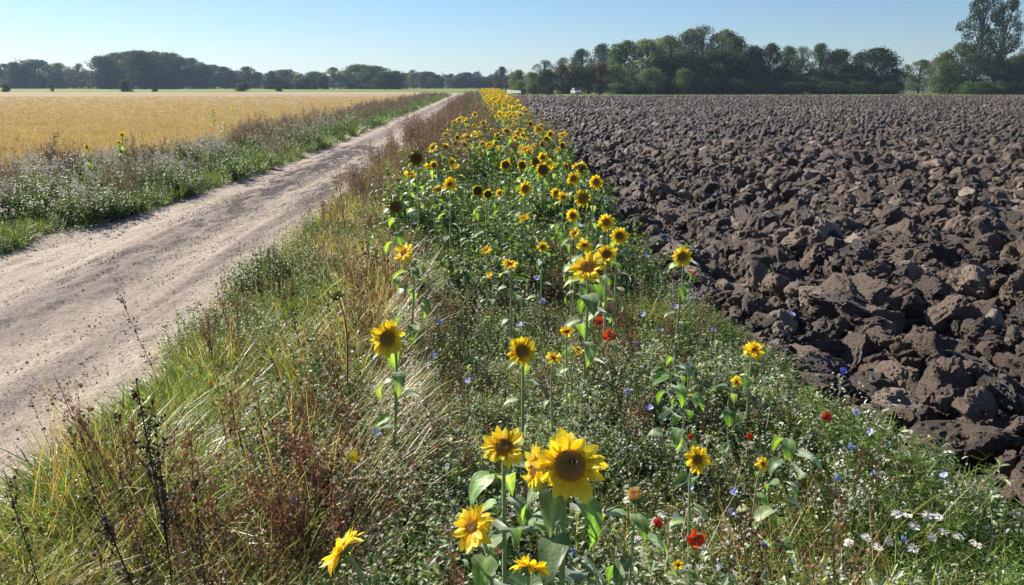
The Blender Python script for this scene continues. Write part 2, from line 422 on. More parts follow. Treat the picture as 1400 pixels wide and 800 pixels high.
# individual clods: the ones that show largest
x, y, z, s, rot = clod_place(640, 2.6, 10.5, .09, .29, 1.6, 5)
order = np.argsort(-s / np.hypot(x, y))[:297]
for k, i in enumerate(order):
    o = link('soil_clod', hero[k % 12]); o.location = (x[i], y[i], z[i] + .03); o.rotation_euler = rot[i] * [.8, .8, 1]; sc = s[i]; o.scale = (sc, sc, sc)
    tag(o, 'rough brown lump of turned soil at the near side of the ploughed field', 'soil clod', 'clods of turned soil in the near part of the ploughed field')
for (px, py, h, sx, sy, sz, rz, lab) in (
    (1350, 600, .12, .20, .15, .14, .3, 'rounded brown clod nearest the camera at the right end of the ploughed edge'),
    (1323, 560, .14, .17, .15, .13, 1.2, 'flat-faced clod just behind the nearest rounded clod of the ploughed edge'),
    (1105, 398, .14, .24, .17, .17, .5, 'big dark smooth faced clod at the ploughed edge, behind the sunflower closest to the field')):
    q = at(px, py, h); o = link('soil_clod', hero[int(px) % 12]); o.location = (q[0], q[1], h); o.rotation_euler = (0.2, 0, rz); o.scale = (sx, sy, sz)
    tag(o, lab, 'soil clod', 'clods of turned soil in the near part of the ploughed field')
PX, PY, PZ, PS, PR, PI_ = [], [], [], [], [], []
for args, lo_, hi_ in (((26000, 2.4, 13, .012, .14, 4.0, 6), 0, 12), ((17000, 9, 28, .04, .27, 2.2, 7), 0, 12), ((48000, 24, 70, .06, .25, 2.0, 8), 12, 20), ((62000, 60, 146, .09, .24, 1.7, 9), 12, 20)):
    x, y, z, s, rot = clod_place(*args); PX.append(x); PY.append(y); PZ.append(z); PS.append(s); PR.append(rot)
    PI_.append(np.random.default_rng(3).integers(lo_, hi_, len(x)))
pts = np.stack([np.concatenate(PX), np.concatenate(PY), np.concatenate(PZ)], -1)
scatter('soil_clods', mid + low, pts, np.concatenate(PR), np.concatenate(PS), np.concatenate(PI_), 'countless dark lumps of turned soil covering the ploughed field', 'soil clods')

# pebbles on the road
peb = []
for i in range(4):
    v, f = ICO[1]; rg = np.random.default_rng(i); d = v * (1 + .25 * rg.uniform(-1, 1, (len(v), 1))) * [1, .75, .55]
    mb = MB(); mb.add(d, f, np.full(len(f), 3), (1, 1, 1)); peb.append(mb.mesh('pebble', M_pebble, False))
n = 380000; rg = np.random.default_rng(77)
y = np.sqrt(rg.uniform(1.5, 30 ** 2, n)); x = rg.uniform(-7.0, -2.6, n)
w = .10 + .9 * ctr(x, -4.75, .5) + .6 * ctr(x, -3.45, .4) + .35 * ctr(x, -2.8, .25) + .25 * ctr(x, -6.5, .3)
keep = (rg.uniform(0, 1, n) < w * .8 * (.4 + .8 * (vnoise(np.stack([x * 2, y * .5, x * 0], -1), 8) > -.2))) & (x > edge_left(y) - .3)
x, y = x[keep], y[keep]; n = len(x); s = .003 + .010 * rg.uniform(0, 1, n) ** 7 + .00012 * y
zz = .006 + .018 * ctr(x, -4.7, .35) + .02 * ctr(x, -3.2, .3) - .02 * ctr(x, -5.5, .35) - .015 * ctr(x, -3.95, .25)
scatter('pebbles', peb, np.stack([x, y, zz + s * .3], -1), np.stack([rg.uniform(-.4, .4, n), rg.uniform(-.4, .4, n), rg.uniform(0, 6.28, n)], -1), s, rg.integers(0, 4, n), 'loose grey and tan pebbles strewn over the sandy road', 'pebbles')

# ------------------------------------------------------------------ small plants (prototypes of the uncountable ground cover)
def jc(rg, c, v=.2):
    c = np.array(c); return np.clip(c * (1 + rg.uniform(-v, v)) * (1 + rg.uniform(-v * .4, v * .4, 3)), 0, 1)
def blade(mb, rg, b, az, L, lean, bend, w, c0, c1, nseg=4):
    t = np.linspace(0, 1, nseg + 1); th = lean + bend * t
    dz = np.cos(th); dr = np.sin(th); ds = L / nseg
    r = np.concatenate([[0], np.cumsum(dr[1:] * ds)]); zz = np.concatenate([[0], np.cumsum(dz[1:] * ds)])
    P = np.stack([b[0] + r * math.cos(az), b[1] + r * math.sin(az), b[2] + zz], -1)
    tw = az + math.pi / 2 + rg.uniform(-.6, .6)
    W = w * np.array([.7, 1, .9, .6, .05])[:nseg + 1] if nseg == 4 else w * np.linspace(1, .1, nseg + 1)
    C = np.array(c0)[None] * (1 - t[:, None]) + np.array(c1)[None] * t[:, None]
    strip(mb, P, W, np.array([math.cos(tw), math.sin(tw), rg.uniform(-.3, .3)]), C)
    return P
def leaflet(mb, b, d, up, L, w, c, m=0):
    side = nrm(np.cross(d, up)); up = np.cross(side, d)
    P = np.array([b, b + d * L * .35 + up * L * .06, b + d * L * .75 + up * L * .02, b + d * L - up * L * .1])
    strip(mb, P, np.array([.15, 1, .8, .05]) * w, side, c, m, fold=.25, up=up)
STRAW = (.50, .40, .20); YG = (.30, .36, .06); GRN = (.13, .19, .045); DGR = (.075, .11, .035); SIL = (.34, .38, .26); BRN = (.17, .10, .06); RED = (.26, .10, .05); PALE = (.55, .50, .36)
def grass_clump(seed, n, h, spread, cols, lean=.25, bend=.7, w=.0035, comb=None):
    rg = np.random.default_rng(seed); mb = MB()
    for i in range(n):
        a = rg.uniform(0, 6.28); r = spread * math.sqrt(rg.uniform()); az = a + rg.normal(0, .8)
        if comb is not None: az = comb + rg.normal(0, .45)
        c = jc(rg, cols[rg.integers(len(cols))]); 
        blade(mb, rg, (r * math.cos(a), r * math.sin(a), 0), az, h * rg.uniform(.55, 1.1), abs(rg.normal(lean, .2)), rg.uniform(.2, 1.4) * bend, w * rg.uniform(.6, 1.4), c, c * rg.uniform(.9, 1.5))
    return mb.mesh('grass_clump', M_grass)
def herb_clump(seed, nst, h, leafL, cols, stemc, perst=14, lw=.3, droop=0.0, tipc=None, tips=0, spread=.12, mat_=None, tiph=.012):
    rg = np.random.default_rng(seed); mb = MB()
    for i in range(nst):
        a = rg.uniform(0, 6.28); r = spread * math.sqrt(rg.uniform()); b = (r * math.cos(a), r * math.sin(a), 0)
        P = blade(mb, rg, b, rg.uniform(0, 6.28), h * rg.uniform(.6, 1.1), rg.uniform(0, .4), rg.uniform(-.2, .5), .0025, jc(rg, stemc), jc(rg, stemc))
        for k in range(perst):
            t = rg.uniform(.15, 1); q = P[0] * 0; j = t * (len(P) - 1); j0 = min(int(j), len(P) - 2); q = P[j0] * (1 - (j - j0)) + P[j0 + 1] * (j - j0)
            th = rg.uniform(0, 6.28); el = rg.uniform(-.5, .9) - droop; d = np.array([math.cos(th) * math.cos(el), math.sin(th) * math.cos(el), math.sin(el)])
            L = leafL * rg.uniform(.5, 1.2) * (1.2 - .5 * t)
            leaflet(mb, q, d, np.array([rg.normal(0, .4), rg.normal(0, .4), 1.]), L, L * lw, jc(rg, cols[rg.integers(len(cols))], .3))
        for k in range(tips):
            q = P[-1] + rg.normal(0, 1, 3) * [.025, .025, .02]; s = tiph * rg.uniform(.5, 1.3)
            for m_ in range(2):
                d = nrm(rg.normal(size=3)); leaflet(mb, q - d * s, d, nrm(rg.normal(size=3)), s * 2, s * .55, jc(rg, tipc, .12), 1)
    return mb.mesh('herb', [mat_ or M_herb, M_flower])
def feather_clump(seed, h, cols):
    rg = np.random.default_rng(seed); mb = MB()
    for i in range(9):
        a = rg.uniform(0, 6.28); r = .1 * math.sqrt(rg.uniform())
        P = blade(mb, rg, (r * math.cos(a), r * math.sin(a), 0), rg.uniform(0, 6.28), h * rg.uniform(.6, 1.1), rg.uniform(0, .5), rg.uniform(-.2, .5), .002, GRN, GRN)
        for k in range(26):
            t = rg.uniform(.2, 1) * (len(P) - 1); j = min(int(t), len(P) - 2); q = P[j] + (P[j + 1] - P[j]) * (t - j)
            d = nrm([rg.normal(), rg.normal(), rg.uniform(-.2, 1)]); L = rg.uniform(.025, .06)
            strip(mb, [q, q + d * L], [.0022, .0008], nrm(np.cross(d, rg.normal(size=3))), jc(rg, cols[rg.integers(len(cols))], .25))
    return mb.mesh('feathery_herb', M_herb)
def mug_clump(seed, h, cols, n=5, dens=55, spread=.14, sz=.014):
    rg = np.random.default_rng(seed); mb = MB()
    for i in range(n):
        a = rg.uniform(0, 6.28); r = spread * math.sqrt(rg.uniform()); hh = h * rg.uniform(.65, 1.1)
        P = blade(mb, rg, (r * math.cos(a), r * math.sin(a), 0), rg.uniform(0, 6.28), hh, rg.uniform(0, .2), rg.uniform(-.1, .25), .004, (.10, .06, .035), (.16, .09, .06))
        for b in range(7):
            t = rg.uniform(.35, .95) * (len(P) - 1); j = min(int(t), len(P) - 2); q = P[j] + (P[j + 1] - P[j]) * (t - j)
            d = nrm([rg.normal(0, .4), rg.normal(0, .4), 1]); L = hh * rg.uniform(.12, .3)
            strip(mb, [q, q + d * L], [.002, .001], (1, 0, 0), (.12, .07, .05))
            for k in range(dens // 7):
                w_ = q + d * L * rg.uniform(.1, 1) + rg.normal(0, .012, 3); e = nrm(rg.normal(size=3)); s = sz * rg.uniform(.6, 1.4)
                leaflet(mb, w_, e, nrm(rg.normal(size=3)), s, s * .4, jc(rg, cols[rg.integers(len(cols))], .3))
    return mb.mesh('dry_weed', M_dry)
K = {}
def reg(name, lst): K[name] = lst
reg('green', [grass_clump(i, 70, .32, .15, [GRN, YG, GRN, (.16, .28, .04)], lean=.4, bend=1.5, w=.0036) for i in range(3)])
reg('yellow', [grass_clump(10 + i, 95, .30, .16, [STRAW, YG, (.36, .38, .10), PALE, YG, (.38, .27, .11), GRN, YG], lean=.45, bend=1.7, w=.0026) for i in range(4)])
reg('lodged', [grass_clump(20 + i, 60, .55, .14, [PALE, STRAW, YG, YG, (.30, .32, .12), BRN], lean=.55, bend=1.6, w=.0026, comb=.55) for i in range(4)])
reg('thin', [grass_clump(30 + i, 9, .55, .12, [STRAW, (.40, .24, .12), PALE], lean=.2, bend=.5, w=.0013) for i in range(3)])
reg('herb', [herb_clump(40 + i, 9, .42, .036, [GRN, DGR, DGR, (.14, .22, .05), SIL], (.12, .16, .05), 18) for i in range(4)])
reg('silver', [herb_clump(50 + i, 8, .40, .05, [SIL, SIL, (.4, .42, .33), GRN], (.3, .3, .2), 13, lw=.16) for i in range(4)])
reg('small', [herb_clump(60 + i, 12, .30, .02, [GRN, (.16, .2, .06), BRN, PALE], (.2, .16, .08), 22, lw=.35) for i in range(3)])
reg('feather', [feather_clump(70 + i, .32, [(.15, .26, .05), (.11, .19, .04), (.20, .28, .09)]) for i in range(3)])
reg('redweed', [mug_clump(80 + i, .55, [RED, BRN, (.3, .16, .09)], 4, 49) for i in range(3)])
reg('mugwort', [mug_clump(90 + i, 1.0, [(.30, .19, .13), (.38, .26, .18), (.18, .11, .07), (.22, .20, .09)], 5, 84, sz=.02) for i in range(4)])
reg('white', [herb_clump(100 + i, 8, .42, .03, [SIL, GRN, DGR], (.2, .2, .1), 9, tipc=(.72, .70, .64), tips=5, tiph=.008) for i in range(3)])
reg('thistle', [herb_clump(110 + i, 7, .85, .06, [SIL, GRN, BRN], (.2, .15, .1), 13, lw=.22, tipc=(.60, .56, .50), tips=6, tiph=.024, spread=.2) for i in range(3)])
reg('tallherb', [herb_clump(120 + i, 9, .75, .075, [(.13, .21, .05), (.18, .25, .08), DGR], (.12, .16, .05), 18, lw=.3, spread=.2) for i in range(3)])
reg('lush', [grass_clump(130 + i, 55, .55, .18, [GRN, (.10, .19, .03), DGR, YG], w=.005) for i in range(3)])
reg('stubble', [grass_clump(140 + i, 26, .19, .24, [(.36, .28, .19), (.30, .22, .14), (.42, .34, .25)], lean=.2, bend=.4, w=.004) for i in range(3)])

def zone(density_fn, n, xr, yr, seed, near_pow=1.0):
    rg = np.random.default_rng(seed)
    u = rg.uniform(0, 1, n); y = yr[0] * (yr[1] / yr[0]) ** u if near_pow else rg.uniform(yr[0], yr[1], n)
    x = xr[0](y) + rg.uniform(0, 1, n) * (xr[1](y) - xr[0](y)); return x, y, rg
def cover(name, label, items, n, xr, yr, seed, logy=True, tilt=.15, smin=.7, smax=1.25, grow=0.0, rz=True):
    """items: list of (kind, weight function of x,y)"""
    x, y, rg = zone(None, n, xr, yr, seed, logy)
    protos, off, W = [], [], []
    pn = np.stack([x, y, x * 0], -1)
    for j, (k, wf) in enumerate(items):
        off.append((len(protos), len(K[k]))); protos += K[k]
        W.append(np.clip(wf(x, y), 0, None) * np.clip(.5 + 1.6 * vnoise(pn * 1.0 + j * 31.7, seed + j), .01, 3))
    W = np.stack(W, -1); tot = W.sum(1); keep = (tot > .02) & (rg.uniform(0, 1, n) < np.clip(1.0 + 1.5 * vnoise(pn * 2.1 + 9, seed + 50), .12, 1)); x, y, W, tot = x[keep], y[keep], W[keep], tot[keep]
    c = (W / tot[:, None]).cumsum(1); r = rg.uniform(0, 1, len(x)); kk = (r[:, None] > c).sum(1).clip(0, len(items) - 1)
    off = np.array(off); idx = off[kk, 0] + (rg.uniform(0, 1, len(x)) * off[kk, 1]).astype(int)
    s = rg.uniform(smin, smax, len(x)) * (1 + grow * np.log(np.maximum(y, 4) / 4))
    s = s * (1 + .38 * vnoise(np.stack([x, y, x * 0], -1) * .8 + 4, seed + 60))
    lodg = np.array([it[0] in ('lodged',) for it in items])[kk]
    ang = np.where(lodg, rg.normal(0, .25, len(x)), rg.uniform(0, 6.28, len(x)))
    rot = np.stack([rg.normal(0, tilt, len(x)), rg.normal(0, tilt, len(x)), ang], -1)
    return scatter(name, protos, np.stack([x, y, x * 0 - .02], -1), rot, s, idx, label, 'wild plants')
band = lambda x, a, b, f=.35: np.clip((x - a) / f + .5, 0, 1) * np.clip((b - x) / f + .5, 0, 1)
sm = lambda y, a, b: np.clip((y - a) / (b - a), 0, 1)
ER_ = lambda y: edge_right(y) - .12
# right verge, near: grasses by the road
road_edge = lambda y: np.interp(y, [1.5, 4, 8, 20], [-2.1, -2.35, -2.4, -2.65])
cover('roadside_grass', 'yellow and pale green grass leaning along the right edge of the road', [
    ('yellow', lambda x, y: 2.0 * band(x, -3.3, -1.5 - .03 * y) * (1 - .6 * sm(y, 10, 20))),
    ('green', lambda x, y: .7 * band(x, -3.3, -1.2) * (1 - .7 * sm(y, 8, 16))),
    ('lodged', lambda x, y: .38 * band(x, -2.1, -.7, .5) * (1 - sm(y, 5, 8))),
    ('small', lambda x, y: .05 + 0 * x), ('redweed', lambda x, y: .012 + 0 * x), ('thin', lambda x, y: .25 * band(x, -2.9, -.8) * (1 - .5 * sm(y, 10, 18)))],
    13000, (road_edge, lambda y: np.interp(y, [1.5, 6, 12], [-.6, -.8, -1.0])), (1.4, 26), 401)
cover('wild_herbs', 'tangled wild herbs with small silvery leaves under the sunflowers', [
    ('herb', lambda x, y: .35 * band(x, -1.2, 3.2)),
    ('silver', lambda x, y: 1.0 * band(x, -1.5, 3.2)), ('yellow', lambda x, y: 1.3 + .6 * band(x, -1.6, -.6)),
    ('small', lambda x, y: .7 * band(x, -1.2, 3.0)),
    ('white', lambda x, y: .12 * band(x, .5, 2.8) + .02),
    ('redweed', lambda x, y: .025 * band(x, -1.6, 2.2) + .22 * band(x, .6, 1.4) * sm(y, 4, 6) * (1 - sm(y, 9, 12))),
    ('thin', lambda x, y: .15 * band(x, -2, 2.5)),
    ('tallherb', lambda x, y: .4 * band(x, -1.4, 2.3) * sm(y, 7, 12)), ('lodged', lambda x, y: .08 * band(x, -2.5, .5) * (1 - sm(y, 8, 12))),
    ('green', lambda x, y: 1.1 * band(x, -1.5, 3)),
    ('feather', lambda x, y: .9 * band(x, 1.9, 3.4) + .12)],
    22000, (lambda y: np.interp(y, [1.5, 3, 8, 16], [-1.3, -1.3, -1.3, -1.3]), ER_), (1.3, 30), 402)
cover('feathery_edge_plants', 'low feathery green plants along the edge of the ploughed soil', [
    ('feather', lambda x, y: 1.0 + 0 * x), ('white', lambda x, y: .06 + 0 * x), ('green', lambda x, y: .15 + 0 * x), ('small', lambda x, y: .3 + 0 * x)],
    1700, (lambda y: edge_right(y) - .9, lambda y: edge_right(y) + .1), (1.4, 16), 403, smin=.4, smax=.75)
cover('dry_brown_weeds', 'tall dry brown weeds in a band beside the road', [
    ('mugwort', lambda x, y: 1.0 * band(x, -2.75, -.9) * sm(y, 13, 22)),
    ('yellow', lambda x, y: .5 * (1 - sm(y, 16, 30)) + 0 * x), ('herb', lambda x, y: .35 + 0 * x),
    ('redweed', lambda x, y: .08 * band(x, -2.7, -.4) * sm(y, 9, 14)),
    ('thin', lambda x, y: .2 * band(x, -2.9, -.6) * sm(y, 8, 12))],
    4200, (lambda y: -2.7 + 0 * y, lambda y: np.interp(y, [6, 15, 40, 90], [-1.5, -.9, -.2, -.6])), (6, 160), 404, grow=.0, tilt=.08, smin=.6, smax=1.05)
cover('sunflower_undergrowth', 'green leafy undergrowth between the far sunflowers', [
    ('herb', lambda x, y: 1. + 0 * x), ('tallherb', lambda x, y: .9 + 0 * x), ('silver', lambda x, y: .7 + 0 * x), ('mugwort', lambda x, y: .12 + 0 * x)],
    9000, (lambda y: np.interp(y, [14, 40, 90, 165], [-1.2, -.4, -.6, -.8]), lambda y: edge_right(y) + .1), (16, 165), 405, smin=.8, smax=1.4)
# left verge
Lr = lambda y: edge_left(y) + .1
cover('left_verge_plants', 'thick green verge with white seed heads and brown weeds left of the road', [
    ('lush', lambda x, y: .45 * band(x - edge_left(y), -3, .3, 1.5)), ('green', lambda x, y: .5 + 0 * x), ('yellow', lambda x, y: .35 + 0 * x), ('herb', lambda x, y: .8 * band(x - edge_left(y), -4.5, .3)),
    ('tallherb', lambda x, y: .8 * band(x - edge_left(y), -3.2, 0, 1.5)),
    ('thistle', lambda x, y: .5 * band(x - edge_left(y), -4.9, -.8, 1.5) * (1 - .75 * sm(y, 22, 45))),
    ('mugwort', lambda x, y: (.2 + .35 * sm(y, 15, 35)) * band(x - edge_left(y), -4.9, -1.0, 1.8)),
    ('redweed', lambda x, y: .5 * band(x - edge_left(y), -5.0, -1.5, 1.8)),
    ('silver', lambda x, y: .4 * band(x - edge_left(y), -4.8, -1))],
    21000, (lambda y: edge_left(y) - 4.7, Lr), (7, 165), 406, smin=.5, smax=.9)
# grain stubble near the verge
rg = np.random.default_rng(55); n = 42000
y = 10 * (150 / 10) ** rg.uniform(0, 1, n) ; x = -11.2 - rg.uniform(0, 1, n) ** 1.2 * (.75 * y)
scatter('grain_stalks', K['stubble'], np.stack([x, y, x * 0 - .02], -1), np.stack([rg.normal(0, .1, n), rg.normal(0, .1, n), rg.uniform(0, 6.28, n)], -1), rg.uniform(.8, 1.3, n), rg.integers(0, 3, n), 'short golden stalks of the grain field', 'grain stalks')

# ------------------------------------------------------------------ sunflowers
def basis(az, el):
    """frame whose z is the facing direction; az from +Y towards +X, el above horizontal"""
    zz = np.array([math.sin(az) * math.cos(el), math.cos(az) * math.cos(el), math.sin(el)])
    xx = nrm(np.cross((0, 0, 1.), zz)) if abs(zz[2]) < .99 else np.array([1., 0, 0]); yy = np.cross(zz, xx)
    return np.stack([xx, yy, zz], -1)
YEL0 = np.array((.95, .66, .015)); YEL1 = np.array((.98, .85, .07))
def petals_mb(rg, ro, rd, n, layers=2, nseg=5, messy=.35, green=False, droop=0.0):
    mb = MB()
    for ly in range(layers):
        for i in range(n + 3):
            a = (i * n / (n + 3) + .5 * ly + rg.normal(0, .22)) / n * 2 * math.pi
            L = (ro - rd * .85) * rg.uniform(.72, 1.1) * (1 if ly == 0 else .9); wd = L * rg.uniform(.15, .23) * (18 / n) ** .4 * 1.1
            e0 = .12 + .22 * ly + rg.normal(0, messy * .5) - droop; curl = rg.normal(-.3, messy * 1.4) - droop
            t = np.linspace(0, 1, nseg + 1); th = e0 + curl * t; ds = L / nseg
            r = rd * .85 + np.concatenate([[0], np.cumsum(np.cos(th[1:]) * ds)]); h = np.concatenate([[0], np.cumsum(np.sin(th[1:]) * ds)])
            da = rg.normal(0, .12) * t
            P = np.stack([r * np.cos(a + da), r * np.sin(a + da), h + .003 * ly], -1)
            W = wd * np.interp(t, [0, .25, .55, .8, .93, 1], [.45, .9, 1, .66, .26, .01])
            tw = rg.normal(0, .35); sd_ = np.array([-math.sin(a) * math.cos(tw), math.cos(a) * math.cos(tw), math.sin(tw)])
            if green: c = np.tile(jc(rg, (.12, .22, .04), .2), (nseg + 1, 1))
            else:
                k = rg.uniform(.85, 1.05); c = (YEL0[None] * (1 - t[:, None]) + YEL1[None] * t[:, None]) * k
            strip(mb, P, W, sd_, c, fold=rg.uniform(-.15, .45) + .01)
    return mb
def disc_mb(rg, rd, detail, dark=0.0):
    mb = MB(); n = 10; m_ = 20
    r = np.linspace(0.02, 1, n) * rd; a = np.arange(m_) / m_ * 2 * math.pi
    hh = rd * .30 * np.sqrt(np.clip(1 - (r / rd) ** 2, 0, 1)) - .10 * rd * np.exp(-(r / (rd * .35)) ** 2)
    G = np.stack([r[:, None] * np.cos(a)[None], r[:, None] * np.sin(a)[None], np.repeat(hh[:, None], m_, 1)], -1)
    c0, c1, c2 = np.array((.26, .18, .05)), np.array((.33, .165, .045)), np.array((.62, .30, .04))
    def cc(q): q = np.asarray(q)[..., None]; v = np.where(q < .45, c0 + (c1 - c0) * q / .45, c1 + (c2 - c1) * np.clip((q - .45) / .55, 0, 1) ** 1.5); return v * (1 - dark)
    mb.grid(G, np.repeat(cc(r / rd)[:, None], m_, 1) * .8, wrap=True)
    for i in range(detail):
        q = math.sqrt((i + .5) / detail); th = i * 2.39996; x, y = q * rd * math.cos(th), q * rd * math.sin(th)
        z = rd * .30 * math.sqrt(max(0, 1 - q * q)) - .10 * rd * math.exp(-(q / .35) ** 2)
        s = rd * 1.05 / math.sqrt(detail); hgt = s * rg.uniform(1.2, 2.6) * (.6 + .8 * q); nx_ = .5 * q
        tip = (x + nx_ * hgt * math.cos(th), y + nx_ * hgt * math.sin(th), z + hgt)
        v = [(x - s * .6, y, z - s * .3), (x, y - s * .6, z - s * .3), (x + s * .6, y, z - s * .3), (x, y + s * .6, z - s * .3), tip]
        c = jc(rg, cc(q), .3); mb.add(v, [0,1,4, 1,2,4, 2,3,4, 3,0,4], [3]*4, np.concatenate([np.tile(c * .8, (4, 1)), [np.clip(c * 1.35, 0, 1)]]))
    return mb
def bracts_mb(rg, rd, n=14):
    mb = MB(); m_ = 14; a = np.arange(m_) / m_ * 2 * math.pi
    prof = [(.16, -.75), (.3, -.6), (.7, -.42), (1.0, -.2), (1.04, 0.02)]
    G = np.array([[(r * rd * math.cos(q), r * rd * math.sin(q), h * rd) for q in a] for r, h in prof])
    mb.grid(G, (.13, .21, .05), wrap=True)
    for ly in range(2):
        for i in range(n):
            th = (i + .5 * ly) / n * 6.283 + rg.normal(0, .1); L = rd * rg.uniform(.5, .85); e = -.1 - .5 * ly + rg.normal(0, .25)
            d0 = np.array([math.cos(th), math.sin(th), 0]); t = np.linspace(0, 1, 4)[:, None]
            P = d0 * rd * (.95 - .2 * ly) + np.array([0, 0, -.12 * rd - .25 * ly * rd]) + t * L * (d0 * math.cos(e) + np.array([0, 0, math.sin(e)])) + t ** 2 * np.array([0, 0, -.1 * L])
            strip(mb, P, np.array([.9, 1, .6, .03]) * rd * .2, (-math.sin(th), math.cos(th), 0), jc(rg, (.13, .24, .05), .2), fold=.2)
    return mb
def leaf_mb(rg, L, droop=1.0, tone=None, ns=8):
    """leaf along +X from the origin, petiole included"""
    mb = MB(); pl = L * rg.uniform(.3, .5)
    t = np.linspace(0, 1, ns + 1); e = rg.uniform(.2, .7); 
    P0 = np.array([[0, 0, 0], [pl * .5 * math.cos(e), 0, pl * .5 * math.sin(e)], [pl * math.cos(e * .6), 0, pl * math.sin(e) * .8]])
    c = jc(rg, tone if tone is not None else ((.12, .19, .06), (.17, .27, .07), (.09, .15, .05), (.22, .28, .13))[rg.integers(4)], .15)
    tube(mb, P0, [L * .02, L * .016, L * .014], np.array((.22, .30, .10)), n=5)
    th = e * .5 - droop * (.3 + 1.9 * t); ds = L / ns
    x = P0[-1][0] + np.concatenate([[0], np.cumsum(np.cos(th[1:]) * ds)]); z = P0[-1][2] + np.concatenate([[0], np.cumsum(np.sin(th[1:]) * ds)])
    W = L * .29 * np.interp(t, [0, .1, .25, .45, .7, .9, 1], [.35, .85, 1, .9, .52, .16, .01]) * rg.uniform(.8, 1.1)
    nx_ = np.stack([-np.sin(th), 0 * th, np.cos(th)], -1)
    f = rg.uniform(.15, .45); wv = rg.uniform(.1, .3) * L * .1
    cols_ = []
    for s_ in (-1, -.72, -.4, 0, .4, .72, 1):
        off = abs(s_) * W * f + wv * np.sin(t * 9 + s_ * 2) * abs(s_) + (-.012 * L * (1 - np.cos(t * 40)) * abs(s_) * (1 - abs(s_)) * 2)
        serr = 1 + (.05 * np.sin(t * 60) if abs(s_) == 1 else 0)
        cols_.append(np.stack([x - .10 * L * abs(s_) * (1 - t), s_ * W * serr, z], -1) + nx_ * off[:, None])
    G = np.stack(cols_, 1); C = np.tile(c, (ns + 1, 7, 1)); C *= rg.uniform(.8, 1.2, (ns + 1, 7, 1)); C[::2, 1:6] *= 1.2; C[:, 3] = c * 2.0
    mb.grid(G, C); return mb
SF = [0]
def sunflower(base, head, ro, rdr, az, el, nleaf, seed, label=None, group=None, messy=.35, detail=110, leafL=.13, n=17, layers=2, dark=0, petal=True, bud=False, lean=None, leaf_lo=.3, droop=.0, parts=True, stemc=(.24, .33, .12), stemr=1.0, withered=False):
    rg = np.random.default_rng(seed); base = np.array(base, float); head = np.array(head, float)
    B = basis(az, el); rd = ro * rdr; H = head[2] - base[2]; hl = head - base
    att = hl - B[:, 2] * rd * .7
    P = bez((0, 0, 0), (att[0] * .1 + rg.normal(0, .02), att[1] * .1, H * .45), att - B[:, 2] * H * .16 + np.array([0, 0, -.06 * H]), att, 14)
    rad = np.linspace(.0105, .0062, 14) * (H / 1.0) ** .6 * (ro / .09) ** .5 * stemr
    root = empty('sunflower', base); tag(root, label, 'sunflower', group)
    mb = MB(); tube(mb, P, rad, stemc, n=7); mb.build('stem', M_stem, root, True)
    ph = rg.uniform(0, 6.28)
    for i in range(nleaf):
        t = leaf_lo + (.93 - leaf_lo) * (i + .5) / nleaf; j = t * 13; j0 = min(int(j), 12); q = P[j0] + (P[j0 + 1] - P[j0]) * (j - j0)
        s = leafL * rg.uniform(.75, 1.15) * (1.15 - .5 * abs(t - .55)); tone = None
        if withered: tone = (.16, .11, .05); s *= .7
        lf = leaf_mb(rg, s, rg.uniform(.5, 1.15) + (1 if withered else 0), tone).build('leaf', M_sleaf, root, True)
        lf.location = q; lf.rotation_euler = (rg.normal(0, .2), rg.normal(0, .15), ph + i * 2.4 + rg.normal(0, .3))
    if ro > 0:
        hd = bracts_mb(rg, rd).build('flower_head', M_stem if not withered else M_dry, root, True)
        hd.matrix_local = Matrix.Translation(Vector(hl)) @ Matrix(B.tolist()).to_4x4()
        if petal: petals_mb(rg, ro, rd, n, layers, messy=messy, droop=droop).build('petals', M_petal, hd, False)
        disc_mb(rg, rd, detail, dark).build('disc', M_disc, hd, False)
    return root
